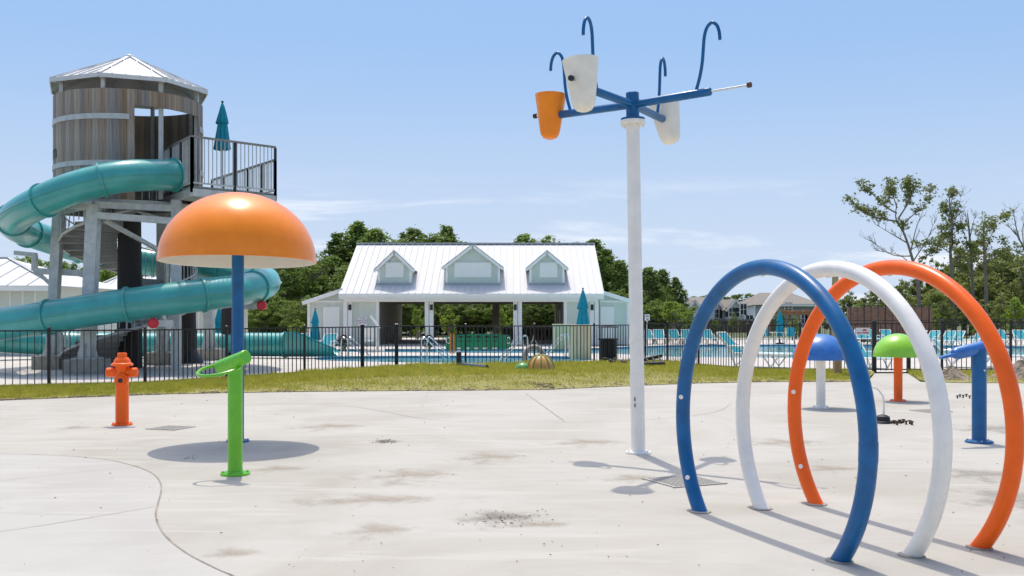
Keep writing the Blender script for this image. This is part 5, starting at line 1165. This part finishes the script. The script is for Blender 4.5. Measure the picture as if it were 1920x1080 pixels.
# tall storm-thinned trees: branch systems traced from limbs
def limb_tree(x, base_d, label, trunk, limbs, seed, leafy, m='olive', twig=1.):
    d = base_d; rng = np.random.default_rng(seed); rs = random.Random(seed); o = Thing('thinned_tree', label, 'tree', Vector((XA(x, d), d, 0))); cs = []
    def W_(p, dy=0): q = At(p[0], p[1], d); q.y += dy; return q
    T = catmull([Vector((XA(trunk[0][0], d), d, -.1))]+[W_(p) for p in trunk[1:]], 5); n_ = len(T)
    mb = MB(); mb.tube(T, [.17*(1-.84*i/(n_-1)) for i in range(n_)], 10); o.part('trunk', mb, M['bark'])
    lm = MB(); 
    def branch(P, r0, leaf, lev):
        n2 = len(P); lm.tube(P, [max(.008, r0*(1-.85*i/(n2-1))) for i in range(n2)], 6)
        L_ = (P[-1]-P[0]).length
        if leaf:
            for i in range(n2):
                if i > n2*.3: cs.append((P[i].x-o.loc.x+rs.gauss(0, .2), P[i].y-o.loc.y+rs.gauss(0, .25), P[i].z+rs.gauss(0, .16), rs.uniform(.07, .24)*leaf))
        if lev > 0:
            for k in range(int(3+L_*1.7*twig)):
                i = rs.randrange(int(n2*.25), n2); dr = (P[min(i+1, n2-1)]-P[max(i-1, 0)]).normalized(); dv = (dr*rs.uniform(.4, .9)+Vector((rs.gauss(0, .6), rs.gauss(0, .6), rs.uniform(0, .7)))).normalized(); ln_ = L_*rs.uniform(.16, .34)
                Q = [P[i]+dv*ln_*j/5+Vector((rs.gauss(0, .04), rs.gauss(0, .04), .03*j*j*.1)) for j in range(6)]; branch(Q, r0*.42, leaf, lev-1)
    for pts, leaf, r0 in limbs:
        dy = rs.uniform(-1.2, 1.2); P = catmull([W_(p, dy*i/len(pts)) for i, p in enumerate(pts)], 5); branch(P, r0, leaf, 2)
    o.part('limbs', lm, M['bark'], smooth=0)
    if cs: link('crown', cards('crown', cs, M[m], int(leafy*1.9), 1, .125, rng, .8), o.o)
limb_tree(1722, 84, 'tall thinned tree with leaves only on its top and left boughs', [(1726, 0), (1722, 540), (1712, 490), (1696, 440), (1680, 410), (1682, 380)],
    [([(1684, 415), (1660, 412), (1630, 405), (1603, 392)], 1.1, .09), ([(1682, 400), (1660, 385), (1640, 362), (1628, 358)], 1.0, .07), ([(1682, 390), (1672, 370), (1662, 352)], 1.0, .06), ([(1684, 410), (1700, 385), (1712, 362), (1735, 356)], 1.1, .08), ([(1698, 378), (1703, 355), (1706, 341)], .9, .05), ([(1690, 425), (1708, 405), (1725, 392), (1733, 380)], .7, .06),
     ([(1694, 440), (1690, 425), (1672, 420)], .8, .05), ([(1700, 455), (1670, 440), (1640, 425)], 0, .06), ([(1708, 480), (1670, 478), (1632, 455)], 0, .06), ([(1712, 490), (1735, 450), (1745, 420)], 0, .06), ([(1708, 470), (1718, 430), (1732, 395)], 0, .06), ([(1716, 505), (1690, 480), (1650, 470)], 0, .05), ([(1704, 470), (1720, 462), (1750, 458)], .8, .05), ([(1715, 500), (1735, 480), (1752, 470)], 1.0, .06)], 51, 7500)
limb_tree(1785, 86, 'narrow tall tree with a leafy column of foliage', [(1787, 0), (1786, 540), (1782, 470), (1786, 420), (1780, 380), (1784, 360)],
    [([(1784, 470), (1790, 440), (1786, 415)], 1.2, .06), ([(1786, 420), (1776, 395), (1778, 370)], 1.1, .05), ([(1782, 385), (1788, 368), (1795, 358)], 1.1, .04), ([(1784, 450), (1768, 440), (1763, 430)], 1.2, .05), ([(1785, 440), (1798, 430), (1803, 424)], 1.2, .05), ([(1784, 410), (1791, 400), (1796, 385)], 1.0, .04), ([(1783, 475), (1765, 460), (1760, 452)], 1.0, .05), ([(1787, 430), (1795, 390), (1796, 366)], 0, .03), ([(1785, 500), (1805, 470), (1818, 462)], 1.0, .05)], 52, 4600)
limb_tree(1822, 88, 'thin half-bare tree with fine upright twigs', [(1826, 0), (1824, 540), (1820, 470), (1816, 420), (1814, 400)],
    [([(1820, 470), (1806, 430), (1802, 405)], 0, .05), ([(1818, 450), (1826, 420), (1832, 405)], 0, .05), ([(1818, 440), (1815, 410), (1816, 396)], 0, .04), ([(1822, 500), (1805, 480), (1796, 470)], 1.0, .05), ([(1822, 490), (1835, 470), (1842, 455)], 1., .05), ([(1823, 520), (1808, 505), (1798, 495)], 1.1, .05)], 53, 1900)
limb_tree(1850, 85, 'thin tree with sparse leaves beside the half-bare tree', [(1850, 0), (1849, 540), (1846, 480), (1844, 430), (1845, 415)],
    [([(1846, 480), (1858, 450), (1870, 430)], .8, .05), ([(1846, 470), (1836, 445), (1835, 430)], .8, .05), ([(1845, 450), (1850, 430), (1860, 418)], .7, .04), ([(1847, 500), (1866, 480), (1880, 470)], .9, .05), ([(1847, 505), (1832, 490), (1826, 480)], .9, .05), ([(1848, 520), (1862, 505), (1876, 500)], 1., .05), ([(1845, 440), (1842, 425), (1838, 412)], .6, .03)], 54, 2800)
limb_tree(1925, 84, 'bare limbed tree at the far end of the wood', [(1935, 0), (1932, 540), (1925, 480), (1912, 450), (1900, 430)],
    [([(1912, 450), (1900, 420), (1893, 395)], 0, .06), ([(1905, 440), (1890, 428), (1880, 425)], .0, .05), ([(1920, 470), (1915, 430), (1922, 405)], 0, .05), ([(1926, 480), (1905, 470), (1885, 450)], .7, .05), ([(1928, 500), (1900, 490), (1878, 480)], 1., .06), ([(1893, 400), (1884, 408), (1878, 406)], .9, .03)], 55, 1800)
